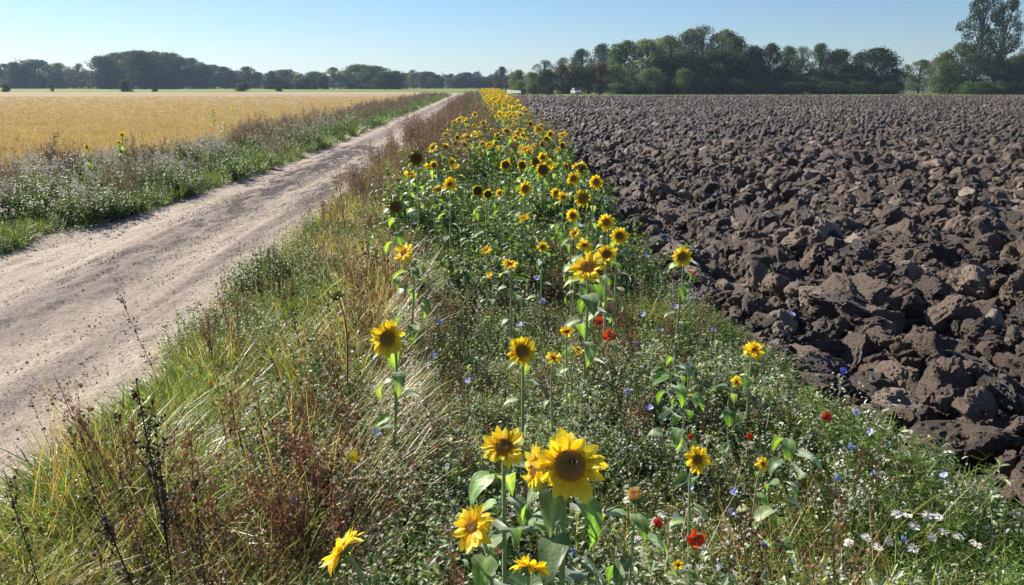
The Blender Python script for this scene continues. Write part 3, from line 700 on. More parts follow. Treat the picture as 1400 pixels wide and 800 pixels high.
# near sunflowers: (head x, y in the photograph, height, diameter px, disc share, azimuth deg (180 = towards camera), elevation deg, leaves, label, extras)
def px_sun(px, py, h, dpx, rdr, az, el, nl, label, seed, **kw):
    q = at(px, py, h); z = math.hypot(q[1], CAM_H - h)
    ro = dpx / FOC * z * .5 * 1.03
    b = (q[0] + kw.pop('bx', 0), q[1] + kw.pop('by', .03), 0)
    return sunflower(b, q, ro, rdr, R(az), R(el), nl, seed, label, kw.pop('group', 'sunflowers in the flower strip'), **kw), q, ro
G1 = 'sunflowers in the near part of the strip'
NEAR = [
 (779, 636, 1.12, 106, .40, 178, 33, 13, 'largest sunflower with a bumblebee on its wide brown disc, front centre', dict(detail=420, n=16, messy=.5, leafL=.17, leaf_lo=.2, bx=-.01)),
 (733, 640, 1.08, 72, .40, 262, 20, 3, 'half hidden ragged sunflower turned left directly behind the largest one', dict(n=15, messy=.5, detail=160, stemr=.7, bx=-.04)),
 (689, 611, 1.05, 66, .38, 180, 62, 9, 'sunflower with a small orange disc facing up, left above the largest one', dict(n=15, detail=220, leafL=.135, leaf_lo=.4)),
 (646, 721, 1.10, 68, .30, 232, 42, 10, 'all yellow sunflower tilted up left, lower left of the largest one', dict(n=15, detail=150, leafL=.14, leaf_lo=.4)),
 (468, 752, 1.10, 70, .34, 285, 38, 4, 'sunflower seen from its side pointing up left at the bottom of the photo', dict(n=16, detail=120, bx=.07, leafL=.12)),
 (724, 777, 1.00, 58, .36, 15, 48, 4, 'low sunflower seen from the back side at the bottom edge, petals pointing up', dict(n=13, messy=.45, leafL=.10)),
 (953, 628, .82, 40, .36, 175, 22, 6, 'small neat sunflower with dark disc above the red poppy', dict(n=11, layers=2, messy=.2, leafL=.10, leaf_lo=.3)),
 (1043, 635, .72, 23, .30, 175, 50, 4, 'tiny pale sunflower left of the tall flowerless stalk', dict(n=9, leafL=.07)),
 (927, 773, .62, 16, .35, 190, 50, 3, 'tiny sunflower near the bottom edge below the red poppy', dict(n=9, leafL=.07)),
 (530, 463, 1.02, 55, .42, 200, 18, 8, 'bright sunflower with wide brown disc, the nearest one beside the roadside grass', dict(detail=300, n=15, messy=.28, leafL=.13)),
 (714, 480, .98, 45, .42, 186, 25, 6, 'round sunflower with dark brown disc standing alone at the centre', dict(detail=220, n=13, messy=.2, leafL=.10)),
 (757, 490, .85, 26, .3, 150, 70, 3, 'flat lying small sunflower just right of the lone central one', dict(n=11, leafL=.08)),
 (775, 454, .85, 24, .3, 180, 60, 3, 'small all yellow sunflower above right of the lone central one', dict(n=11, leafL=.08)),
 (790, 479, .75, 18, .3, 130, 65, 2, 'small ragged sunflower right of the flat lying one', dict(n=9, leafL=.08)),
 (553, 346, 1.05, 37, .30, 235, 42, 9, 'yellow sunflower tilted up left over the tall grass, on a leafy stem', dict(n=15, leafL=.13)),
 (933, 351, 1.05, 30, .46, 205, 15, 8, 'single sunflower with large disc standing closest to the ploughed field', dict(n=15, detail=150, leafL=.12)),
 (1031, 479, .75, 34, .22, 180, 55, 6, 'crumpled golden sunflower with curled petals near the ploughed edge', dict(n=14, messy=.6, leafL=.09)),
 (1006, 522, .72, 20, .30, 150, 40, 6, 'small crumpled sunflower below left of the crumpled golden one', dict(n=12, messy=.6, leafL=.10)),
 (803, 366, 1.15, 52, .38, 195, 55, 10, 'wide sunflower facing the sky at the front of the central cluster', dict(n=17, detail=170, leafL=.17)),
 (829, 348, 1.15, 36, .40, 190, 48, 7, 'sunflower just behind and right of the wide sky facing one', dict(n=15, leafL=.15)),
 (847, 323, 1.10, 28, .42, 178, 22, 6, 'round sunflower at the right end of the central cluster', dict(n=16, leafL=.13)),
 (829, 304, 1.15, 26, .42, 200, 12, 6, 'sunflower with dark disc above the round one of the cluster', dict(n=15, leafL=.13)),
 (799, 336, 1.05, 26, .30, 170, 55, 5, 'all yellow sunflower left of the round one of the cluster', dict(n=14, leafL=.13)),
 (786, 319, 1.05, 20, .3, 215, 40, 5, 'small yellow sunflower at the left of the cluster', dict(n=13, leafL=.13)),
 (783, 295, 1.1, 20, .45, 175, 20, 6, 'sunflower with dark disc seen over the left of the cluster', dict(n=14, leafL=.13)),
 (742, 338, .9, 18, .42, 180, 35, 5, 'small sunflower standing alone left of the central cluster', dict(n=13, leafL=.10)),
 (665, 343, .85, 18, .25, 180, 70, 5, 'small flat yellow sunflower left of the drooping leafy plants', dict(n=12, leafL=.10)),
 (698, 362, .95, 27, .30, 185, 70, 7, 'flat open sunflower with sky facing disc on a leafy plant', dict(n=13, leafL=.12)),
 (669, 377, .75, 14, .25, 240, 50, 3, 'tiny sunflower below the small flat yellow one', dict(n=9, leafL=.08)),
 (717, 298, .95, 19, .25, 200, 65, 5, 'flat yellow sunflower above the lone small one', dict(n=13, leafL=.10)),
 (718, 258, 1.05, 22, .46, 182, 18, 6, 'round sunflower with brown disc in the middle of the strip', dict(n=15, leafL=.12)),
 (797, 271, 1.25, 27, .52, 165, -5, 5, 'tall sunflower hanging its wide orange brown disc', dict(n=14, leafL=.13, droop=.3)),
 (815, 249, 1.2, 22, .42, 172, 15, 5, 'sunflower right behind the tall hanging one', dict(n=15, leafL=.12)),
 (784, 244, 1.2, 21, .42, 200, 15, 5, 'sunflower left behind the tall hanging one', dict(n=15, leafL=.12)),
 (770, 270, 1.05, 19, .3, 190, 40, 5, 'yellow sunflower left of the tall hanging one', dict(n=13, leafL=.12)),
 (760, 264, 1.05, 17, .42, 185, 25, 5, 'small sunflower with brown disc two left of the tall hanging one', dict(n=13, leafL=.12)),
 (541, 283, 1.25, 20, .80, 175, 10, 6, 'faded sunflower with dark brown disc and hardly any petals above the grass', dict(n=15, leafL=.14, layers=1, dark=.5)),
 (569, 217, 1.35, 20, .78, 178, 8, 6, 'tallest faded sunflower with a black disc and green rim', dict(n=15, leafL=.17, layers=1, dark=.5)),
 (592, 202, 1.35, 18, .35, 215, 40, 5, 'ragged yellow sunflower behind the tallest faded one', dict(n=14, leafL=.15)),
 (593, 226, 1.25, 13, .55, 175, 30, 5, 'small half faded sunflower right below the ragged yellow one', dict(n=13, leafL=.15)),
 (615, 252, 1.15, 24, .28, 185, 40, 6, 'bright all yellow sunflower at the left of the strip', dict(n=15, leafL=.14)),
 (618, 222, 1.15, 13, .40, 185, 30, 5, 'small sunflower above the bright all yellow one', dict(n=12, leafL=.12)),
 (653, 261, 1.15, 17, .72, 190, 15, 6, 'faded sunflower with black disc, left one of a close pair', dict(n=13, leafL=.14, dark=.7)),
 (667, 266, 1.15, 16, .62, 170, 15, 5, 'faded sunflower with black disc, right one of a close pair', dict(n=13, leafL=.14, dark=.6)),
 (683, 264, 1.1, 13, .30, 200, 35, 4, 'small yellow sunflower right of the dark faded pair', dict(n=12, leafL=.12)),
 (742, 215, 1.2, 16, .40, 185, 20, 5, 'sunflower at the right of the strip far above the lone small one', dict(n=14, leafL=.12)),
 (750, 222, 1.1, 13, .3, 185, 40, 5, 'yellow sunflower just below the far right one', dict(n=13, leafL=.12)),
 (460, 404, 1.05, 20, .8, 280, 60, 3, 'withered black sunflower on a thin reddish stem beside the road grass', dict(petal=False, dark=.7, withered=True, stemc=(.20, .07, .03))),
 (1085, 584, .98, 0, .4, 180, 60, 12, 'tall leafy sunflower stalk without a flower, right of centre', dict(leafL=.115, stemc=(.34, .32, .06))),
 (922, 482, .95, 0, .4, 180, 60, 12, 'leafy flowerless stalk left of the crumpled golden sunflower', dict(leafL=.115)),
 (868, 676, 1.0, 22, .85, 200, 70, 8, 'sunflower plant with a closed green bud right of the largest sunflower', dict(petal=False, leafL=.13, dark=-.5)),
 (565, 374, .9, 0, .4, 180, 50, 8, 'leafy flowerless sunflower plant under the tilted yellow one', dict(leafL=.13)),
 (945, 537, .75, 16, .3, 160, -50, 5, 'nodding half closed sunflower bud by the leafy flowerless stalk', dict(n=10, leafL=.10, droop=-.9)),
]
HERO = None
for i, (px, py, h, d, rdr, az, el, nl, lab, kw) in enumerate(NEAR):
    nobloom = d == 0
    root, q, ro = px_sun(px, py, h, d if d else .001, rdr, az, el, nl, lab, 900 + i, group=G1, **kw)
    if nobloom:
        for c in list(root.children):
            if c.name.startswith('flower_head'):
                for g in list(c.children): bpy.data.objects.remove(g)
                bpy.data.objects.remove(c)
    if i == 0: HERO = (q, ro, R(az), R(el))
# bumblebee on the largest disc
q, ro, az, el = HERO; B = basis(az, el); rg = np.random.default_rng(4)
bee = empty('bumblebee', q + B @ np.array([.012, .008, ro * .42 * .32 + .007])); bee.rotation_euler = Matrix(B.tolist()).to_euler()
tag(bee, 'small dark bumblebee with a pale tail sitting on the largest sunflower disc', 'bee')
v, f = ICO[3]; mb = MB(); c = np.where((v[:, :1] > .45), (.75, .7, .55), np.where((v[:, :1] < -.55), (.5, .33, .03), (.015, .012, .01)))
mb.add(v * [.011, .007, .0065] * (1 + .05 * vnoise(v * 9, 3))[:, None], f, np.full(len(f), 3), c); v2, f2 = ICO[2]
mb.add(v2 * [.004, .0042, .004] + [-.0125, 0, 0], f2, np.full(len(f2), 3), (.012, .01, .01)); mb.build('body', M_disc, bee, True)
for s_ in (-1, 1):
    mb = MB(); strip(mb, [(0, s_ * .003, .006), (.006, s_ * .008, .008), (.012, s_ * .011, .008)], [.001, .0035, .001], (0, 1, 0) if 0 else (.6, .8 * s_, 0), (.35, .33, .3)); mb.build('wing', M_herb, bee)
    mb = MB()
    for k in (-.005, 0, .005): tube(mb, [(k, s_ * .004, 0), (k * 1.6, s_ * .009, 0), (k * 1.8, s_ * .010, -.006)], .0006, (.01, .01, .01), n=4)
    mb.build('legs', M_disc, bee)

# archetype plants for the middle of the strip (with parts) and far away (single meshes)
arch = []
for i in range(7):
    rg = np.random.default_rng(700 + i); H = .95 + .35 * rg.uniform(); fd = i in (2, 5)
    a = sunflower((0, 0, 0), (rg.normal(0, .03), rg.normal(0, .03), H), rg.uniform(.095, .125), .62 if fd else rg.uniform(.26, .46), R(180 + rg.normal(0, 25)), R((8, 60, 20, 75, 35, 10, 50)[i]), 9, 710 + i, 'x', None, detail=40, n=17, leafL=.15, dark=.5 if fd else 0, messy=.45)
    arch.append(a)
def far_arch(i):
    rg = np.random.default_rng(800 + i); mb = MB(); H = 1.0 + .3 * rg.uniform(); B = basis(R(180 + rg.normal(0, 25)), R((10, 60, 30, 70, 20, 45, 0, 55)[i])); hd = np.array([0, 0, H])
    P = bez((0, 0, 0), (0, 0, H * .5), hd - B[:, 2] * .15, hd - B[:, 2] * .03, 5); tube(mb, P, .01, (.24, .33, .12), 0, 4)
    for k in range(9):
        l = leaf_mb(rg, .17, rg.uniform(.5, 1.1), ns=3); M = Matrix.Translation(Vector((0, 0, H * rg.uniform(.25, .9)))) @ Matrix.Rotation(rg.uniform(0, 6.28), 4, 'Z'); mb.merge(l, M, 0)
    M = Matrix.Translation(Vector(hd)) @ Matrix(B.tolist()).to_4x4(); ro = rg.uniform(.10, .125)
    mb.merge(petals_mb(rg, ro, ro * .36, 11, 2, 2, .45), M, 1)
    mb.merge(bracts_mb(rg, ro * .4, 8), M, 0); mb.merge(disc_mb(rg, ro * (.34 if i % 3 else .55), 0, 0), M, 2)
    return mb.mesh('sunflower', [M_sleaf, M_petal, M_disc], False)
farm = [far_arch(i) for i in range(8)]
rg = np.random.default_rng(61); used = set(); cnt = 0
def strip_x(y): 
    lo = np.interp(y, [9, 14, 22, 35, 60, 160], [-1.0, -1.3, -1.0, .1, .4, .0]); return lo, edge_right(y) - .25
spots = []
for (y0, y1, n) in ((10.5, 16, 20), (16, 26, 80), (26, 42, 86), (42, 60, 36)):
    for k in range(n):
        y = rg.uniform(y0, y1); lo, hi = strip_x(y)
        spots.append((lo + (hi - lo) * rg.uniform(0, 1) ** .8, y))
LB = ['yellow sunflower in full bloom among the others in the middle of the strip', 'sunflower with faded dark disc among the yellow ones in the middle of the strip']
for k, (x, y) in enumerate(spots):
    if y < 26:
        j = int(rg.integers(len(arch))); fd = j in (2, 5)
        if j not in used: o = arch[j]; used.add(j)
        else: o = copy_tree(arch[j])
        o.location = (x, y, 0); o.rotation_euler = (0, 0, rg.normal(0, .75)); s = rg.uniform(.8, 1.1); o.scale = (s, s, s)
        tag(o, LB[fd], 'sunflower', 'faded sunflowers in the middle of the strip' if fd else 'yellow sunflowers in the middle of the strip')
    else:
        o = link('sunflower', farm[int(rg.integers(8))]); o.location = (x, y, 0); o.rotation_euler = (0, 0, rg.normal(0, .75)); s = rg.uniform(.85, 1.15); o.scale = (s, s, s)
        tag(o, 'small yellow sunflower in the dense far part of the strip', 'sunflower', 'sunflowers in the dense far part of the strip')
for j in range(len(arch)):
    if j not in used: arch[j].location = (.5 + .2 * j, 20 + j, 0); tag(arch[j], LB[0], 'sunflower', 'yellow sunflowers in the middle of the strip')
n = 1150; y = 44 + 121 * rg.uniform(0, 1, n) ** .9; lo, hi = strip_x(y); x = lo + (hi - lo) * rg.uniform(0, 1, n)
scatter('far_sunflowers', farm, np.stack([x, y, x * 0], -1), np.stack([x * 0, x * 0, rg.normal(0, .5, n)], -1), rg.uniform(.85, 1.2, n), rg.integers(0, 8, n), 'dense mass of tiny yellow sunflowers where the strip reaches the horizon', 'sunflowers')
for k, (px, py) in enumerate([(118, 200), (162, 190), (168, 193), (290, 152), (318, 148), (305, 165), (292, 150), (405, 158), (440, 147), (455, 145), (480, 140), (512, 135), (540, 131), (362, 160)]):
    q = at(px, py, .95); o = link('sunflower', farm[k % 8]); o.location = (q[0], q[1], 0); o.rotation_euler = (0, 0, rg.normal(0, .6)); o.scale = (.85, .85, .85)
    tag(o, 'small orange yellow sunflower poking out of the verge left of the road', 'sunflower', 'sunflowers scattered in the left verge')

# ------------------------------------------------------------------ small flowers
def blossom(name, q, dpx, colr, ctr_c, npet, az, el, seed, label, cat, group, cup=.2, wide=.5, stemc=(.12, .2, .05), mt_=None):
    mt_ = mt_ or M_flower
    rg = np.random.default_rng(seed); q = np.array(q); z = math.hypot(q[1], CAM_H - q[2]); r = dpx / FOC * z * .5
    root = empty(name, (q[0], q[1], 0)); tag(root, label, cat, group); B = basis(az, el)
    mb = MB(); P = bez((rg.normal(0, .03), rg.normal(0, .03), 0), (0, 0, q[2] * .4), (0, 0, q[2] * .8), (0, 0, q[2]) - B[:, 2] * r * .2, 7); tube(mb, P, [.0022] * 6 + [.0016], stemc, n=4)
    for k in range(5):
        j = rg.integers(1, 5); d = nrm([rg.normal(), rg.normal(), rg.uniform(0, .8)]); leaflet(mb, P[j], d, np.array([0, 0, 1.]), .03, .006, jc(rg, GRN))
    mb.build('stem', M_herb, root)
    mb = MB()
    for i in range(npet):
        a = (i + rg.normal(0, .15)) / npet * 6.283; L = r * rg.uniform(.85, 1.1); e = cup + rg.normal(0, .15); t = np.linspace(0, 1, 4)
        P = np.stack([(L * t) * math.cos(a) * math.cos(e), (L * t) * math.sin(a) * math.cos(e), L * t * math.sin(e) + L * .15 * t ** 2], -1)
        strip(mb, P, np.array([.2, .8, 1, .7]) * r * wide, (-math.sin(a), math.cos(a), rg.normal(0, .2)), jc(rg, colr, .12), fold=.15)
    o = mb.build('petals', mt_, root); M = Matrix.Translation(Vector((0, 0, q[2]))) @ Matrix(B.tolist()).to_4x4(); o.matrix_local = M
    mb = MB(); v, f = ICO[1]; mb.add(v * [r * .22, r * .22, r * .14] + [0, 0, r * .1], f, np.full(len(f), 3), ctr_c); o = mb.build('centre', mt_, root); o.matrix_local = M
CH = [(516,357),(540,356),(630,357),(662,424),(595,487),(402,681),(610,638),(545,583),(515,592),(688,690),(702,700),(720,722),(888,558),(905,572),(1003,672),(1115,596),(1144,655),(1163,612),(1170,564),(1214,598),(1196,648),(1076,479),(975,452),(958,533),(902,516),(858,535),(1083,430),(1075,444),(742,412),(735,380),(711,444),(690,453),(880,430),(903,452),(868,470),(618,365),(570,305),(885,350),(925,420),(1032,590),(945,665),(1000,700),(1190,590),(905,448),(940,500),(1235,738),(640,520),(830,515),(1062,492),(600,440),(1290,650)]
for i, (px, py) in enumerate([c_ for k_, c_ in enumerate(CH) if k_ % 4 != 3]):
    blossom('chicory_flower', at(px, py, .42 + .12 * rnd.random()), 11 if py > 550 else 9, (.50, .53, .84), (.4, .42, .75), 9, R(180 + rnd.gauss(0, 35)), R(45 + rnd.gauss(0, 20)), 1200 + i,
            'pale blue chicory blossom on a thin stalk among the wild herbs', 'flower', 'pale blue chicory blossoms in the strip', .15, .3)
for i, (px, py, lab) in enumerate([(1044, 747, 'deep blue cornflower near the bottom edge left of the tall flowerless stalk'), (782, 757, 'blue violet cornflower just below the largest sunflower stem leaf'), (1152, 508, 'deep blue cornflower at the edge of the ploughed soil')]):
    blossom('cornflower', at(px, py, .45), 12, (.16, .19, .70), (.08, .05, .4), 9, R(180), R(50), 1300 + i, lab, 'flower', 'deep blue cornflowers', .5, .22)
for i, (px, py, d, lab) in enumerate([(951, 737, 24, 'largest red poppy, below the small neat sunflower'), (897, 717, 15, 'small red poppy left of the largest poppy beside white daisies'), (1129, 571, 14, 'red poppy right of the tall flowerless stalk'), (943, 598, 9, 'tiny red poppy left above the small neat sunflower'), (820, 441, 16, 'red poppy hanging under the leaves of the central cluster'), (833, 460, 18, 'open red poppy below the other poppy of the central cluster'), (945, 375, 9, 'tiny red poppy beside the stem of the sunflower nearest the ploughed field'), (1024, 597, 10, 'small orange red poppy between neat sunflower and tall stalk'), (668, 586, 6, 'tiny red poppy above the sky facing sunflower left of centre')]):
    blossom('poppy', at(px, py, .55), d, (.78, .09, .025), (.05, .04, .02), 5, R(180 + rnd.gauss(0, 20)), R(40), 1400 + i, lab, 'poppy', 'red poppies in the strip', .45, .75)
CM = [(1184,735),(1225,703),(1250,720),(1268,704),(1282,706),(1290,727),(1248,750),(857,684),(905,704),(925,708),(895,713),(870,738),(1160,742),(1200,748),(1310,733),(1335,745),(1240,705),(1275,735),(1215,740),(820,700)]
for i, (px, py) in enumerate(CM):
    blossom('chamomile_flower', at(px, py, .38), 14, (.78, .77, .73), (.75, .45, .02), 13, R(180 + rnd.gauss(0, 40)), R(60 + rnd.gauss(0, 15)), 1500 + i,
            'white daisy with a yellow centre on feathery green leaves at the lower right' if px > 1100 else 'white daisy with a yellow centre by the stems right of the largest sunflower', 'daisy', 'white daisies at the lower right' if px > 1100 else 'white daisies right of the largest sunflower', -.1, .16)
q = at(485, 626, .5); blossom('rape_flower', q, 16, (.85, .65, .02), (.6, .5, .02), 4, R(180), R(50), 1600, 'small bright yellow cress blossom in the grass left of the centre', 'flower', None, .1, .6)

# dark dry stalks
def dry_stalk(px, py, h, lean, r, nb, dens, label, seed, colr=(.045, .032, .025), sz=.016):
    rg = np.random.default_rng(seed); q = at(px, py, h); root = empty('dry_weed_stalk', (q[0] + lean, q[1], 0)); tag(root, label, 'dry weed', 'dry dark weed stalks by the road')
    top = np.array([-lean, 0, h]); P = bez((0, 0, 0), (rg.normal(0, .02), 0, h * .35), top * .7 + [0, 0, -.03], top, 12)
    mb = MB(); tube(mb, P, np.linspace(r, r * .35, 12), colr, n=5)
    def tuft(m_, c, s):
        e = nrm(rg.normal(size=3)); leaflet(m_, c, e, nrm(rg.normal(size=3)), s, s * .4, jc(rg, np.array(colr) * 1.2, .35))
    for k in range(dens * 3):
        t = rg.uniform(.45, 1); j = t * 11; j0 = min(int(j), 10); tuft(mb, P[j0] + (P[j0 + 1] - P[j0]) * (j - j0) + rg.normal(0, .007, 3), sz * rg.uniform(.5, 1.3))
    mb.build('stalk', M_dry, root)
    for b in range(nb):
        t = rg.uniform(.3, .95); j = t * 11; j0 = min(int(j), 10); s0 = P[j0] + (P[j0 + 1] - P[j0]) * (j - j0); d = nrm([rg.normal(0, .5), rg.normal(0, .5), 1]); L = h * rg.uniform(.12, .32) * (1.3 - t)
        mb = MB(); tube(mb, [s0, s0 + d * L * .5, s0 + d * L + [0, 0, L * .1]], [r * .4, r * .3, r * .2], colr, n=4)
        for k in range(dens): tuft(mb, s0 + d * L * rg.uniform(.1, 1) + rg.normal(0, .006, 3), sz * rg.uniform(.5, 1.3))
        mb.build('side_branch', M_dry, root)
ST = [(186, 520, 1.12, .03, .006, 16, 16, 'tallest black dry stalk with many seed tufts at the lower left'), (112, 628, 1.0, .16, .005, 12, 14, 'dark dry stalk leaning left at the lower left corner'),
 (150, 560, .95, .02, .003, 5, 8, 'short dark side stalk left of the tallest black one'), (212, 575, .98, -.02, .004, 9, 12, 'branching dark stalk right of the tallest black one'), (262, 640, .85, .0, .0035, 7, 12, 'dark dry stalk with tufts right of the tallest black group'),
 (162, 398, .95, .22, .003, 8, 7, 'thin lone stalk leaning left over the sandy road'), (378, 365, .85, .05, .004, 9, 12, 'dark dry stalk standing in the yellow grass before the road'), (345, 325, .8, .05, .0025, 4, 6, 'thin dry stalk tip seen against the road above the yellow grass'),
 (366, 338, .75, .05, .0022, 4, 6, 'second thin dry stalk tip against the road, right of the first'), (5, 640, .9, .06, .003, 5, 8, 'thin dark stalk at the left border of the photo'), (398, 395, .7, .0, .004, 8, 10, 'reddish dry stalk right of the dark one in the yellow grass'),
 (463, 250, .95, .05, .004, 8, 9, 'dry stalk rising at the near left end of the brown weed band'), (483, 235, 1.0, .05, .004, 8, 9, 'dry stalk second from the near end of the brown weed band'), (41, 540, .65, .1, .002, 3, 4, 'hair thin dry grass stem over the road at the left'), (88, 560, .6, .05, .002, 3, 4, 'thin dry stem left of the tallest black group, over the road edge')]
for i, s_ in enumerate(ST): dry_stalk(*s_, seed=1700 + i)
# ------------------------------------------------------------------ trees
def tree_arch(seed, kind):
    """returns (trunk mesh, crown mesh); built 10 m high and about 8 m wide, scaled per copy"""
    rg = np.random.default_rng(seed); H = 10.0
    P = dict(round=dict(w=4.1, z0=.03, nl=44, rl=(.8, 1.7), lf=8000, s=.30, gap=.05),
             dense=dict(w=4.4, z0=.0, nl=46, rl=(.9, 1.9), lf=9500, s=.32, gap=0),
             airy=dict(w=4.0, z0=.04, nl=70, rl=(.6, 1.15), lf=8500, s=.24, gap=.12),
             sparse=dict(w=3.9, z0=.10, nl=60, rl=(.5, 1.0), lf=5200, s=.20, gap=.25),
             column=dict(w=2.2, z0=.05, nl=22, rl=(.8, 1.4), lf=5000, s=.28, gap=.05),
             tall=dict(w=3.1, z0=.22, nl=44, rl=(.4, .85), lf=8500, s=.18, gap=.25),
             bush=dict(w=5.5, z0=.0, nl=20, rl=(2.0, 3.2), lf=4200, s=.55, gap=0),
             bare=dict(w=3.0, z0=.3, nl=16, rl=(.5, .9), lf=250, s=.18, gap=.6))[kind]
    cen = []
    for i in range(P['nl']):
        u = (i + rg.uniform()) / P['nl']; z = P['z0'] + (1 - P['z0']) * u
        prof = math.sin(math.pi * min(1, (u * .86 + .14))) ** .6 if kind not in ('column', 'tall') else math.sin(math.pi * min(1, u * .8 + .18)) ** .5
        if kind in ('airy', 'sparse', 'round', 'dense') and u < .5: prof = max(prof, .85)
        r = rg.uniform(*P['rl']); R_ = max(0, P['w'] * prof - r * .6) * math.sqrt(rg.uniform(.25, 1)); a = rg.uniform(0, 6.28)
        zz = min(z * H, H - r * .75); zz = max(zz, r * .6 + P['z0'] * H * .5); cen.append((R_ * math.cos(a), R_ * math.sin(a), zz, r))
    cen = np.array(cen); tb = MB()
    lean = rg.normal(0, .25, 2); tp = bez((0, 0, -.2), (lean[0] * .3, lean[1] * .3, H * .3), (lean[0], lean[1], H * .6), (lean[0] * 1.2, lean[1] * 1.2, H * .9), 10)
    tube(tb, tp, np.linspace(.26, .05, 10) * (1.0 if kind != 'tall' else .75), (1, 1, 1), n=8)
    for c in cen:
        zb = max(.12, min(.85, (c[2] - .25 * c[2] - .6) / H)); j = zb / .9 * 9; j0 = min(int(j), 8); b = tp[j0] + (tp[j0 + 1] - tp[j0]) * (j - j0)
        e = c[:3]; m_ = b * .5 + e * .5 + [0, 0, .1 * (e[2] - b[2])] + rg.normal(0, .2, 3); Q = bez(b, b * .7 + m_ * .3, m_, e, 6); tube(tb, Q, np.linspace(.09, .025, 6), (1, 1, 1), n=5)
        for k in range(5 if kind not in ('bare', 'sparse', 'airy') else 10):
            d = nrm(rg.normal(size=3) + [0, 0, .5]) * c[3] * rg.uniform(.7, 1.3); s0 = Q[rg.integers(3, 6)]; tube(tb, [s0, s0 + d * .5 + rg.normal(0, .08, 3), s0 + d], [.03, .02, .01], (1, 1, 1), n=4)
    # leaves
    per = (P['lf'] * cen[:, 3] ** 2 / (cen[:, 3] ** 2).sum()).astype(int); PTS, NR, CL = [], [], []
    for c, n in zip(cen, per):
        d = rg.normal(size=(n, 3)); d /= np.linalg.norm(d, axis=1)[:, None]
        rr = c[3] * (1 - np.abs(rg.normal(0, .22, n))) * (1 + .28 * vnoise(d * 2.2 + c[:3], seed)) * 1.05
        rr = np.where(rg.uniform(0, 1, n) < .14, rr * rg.uniform(1.05, 1.35, n), rr)
        pt = c[:3] + d * rr[:, None] * [1, 1, .85]; k = rg.uniform(.72, 1.25)
        g = vnoise(pt * 1.1, seed + 3) > -1 + P['gap'] * 2; PTS.append(pt[g]); NR.append(d[g]); CL.append(np.full(g.sum(), k))
    PTS = np.concatenate(PTS); NR = np.concatenate(NR); CL = np.concatenate(CL); n = len(PTS)
    nn = NR + rg.normal(0, .7, (n, 3)); nn /= np.linalg.norm(nn, axis=1)[:, None]; a = np.cross(nn, rg.normal(size=(n, 3))); a /= np.linalg.norm(a, axis=1)[:, None]; b = np.cross(nn, a)
    s = P['s'] * rg.uniform(.45, 1.2, n)[:, None] * .5
    V = np.stack([PTS - a * s * 1.3, PTS - b * s * .7 + nn * s * .25, PTS + a * s * 1.3, PTS + b * s * .75 + nn * s * .2], 1).reshape(-1, 3)
    L = np.arange(n * 4); k = CL * rg.uniform(.75, 1.3, n); C = np.repeat(np.stack([k, k * rg.uniform(.95, 1.05, n), k], -1), 4, 0)
    cb = MB(); cb.add(V, L, np.full(n, 4), np.clip(C, 0, 2)); return tb, cb
ARCH = {}
for kind, ns in (('round', 3), ('dense', 3), ('airy', 3), ('sparse', 3), ('column', 2), ('tall', 2), ('bush', 3), ('bare', 2)):
    ARCH[kind] = [tree_arch(2000 + 17 * i + len(kind), kind) for i in range(ns)]
TINT = dict(dark=(.038, .062, .024), green=(.075, .12, .032), grey=(.15, .19, .09), light=(.11, .15, .045), rust=(.11, .08, .028), blue=(.035, .055, .04), pale=(.13, .15, .09), golden=(.13, .12, .035))
CACHE = {}
def tree_mesh(kind, v, tint):
    k = (kind, v, tint)
    if k not in CACHE:
        tb, cb = ARCH[kind][v]; c2 = MB(); c2.merge(cb, None, 0, np.array(TINT[tint])); CACHE[k] = (tb.mesh('trunk', M_bark, True) if ('t', kind, v) not in CACHE else CACHE[('t', kind, v)], c2.mesh('crown', M_crown, False)); CACHE[('t', kind, v)] = CACHE[k][0]
    return CACHE[k]
trg = random.Random(5)
WID = dict(round=8.0, dense=8.6, airy=7.6, sparse=7.2, column=4.6, tall=6.8, bush=10.5, bare=6.5)
def tree(px, top, Y, wpx, kind, tint, label, group=None, name=None):
    x, y, H = far(px, top, Y); v = trg.randrange(len(ARCH[kind])); tm, cm = tree_mesh(kind, v, tint)
    d = math.hypot(x, Y); wd = wpx / FOC * Y * (1.0 if kind in ('bush', 'tall', 'bare') else (1.75 if Y > 350 else 1.35))
    sx = wd / WID[kind] * 1.05; sz = H / 10.0 * .97
    if kind == 'bush': sz = H / 9.6
    r = empty(name or ('bush' if kind == 'bush' else 'tree'), (x, y, -.1), trg.uniform(0, 6.28), (sx, sx, sz)); tag(r, label, 'bush' if kind == 'bush' else 'tree', group)
    link('trunk', tm, r); link('crown', cm, r); return r
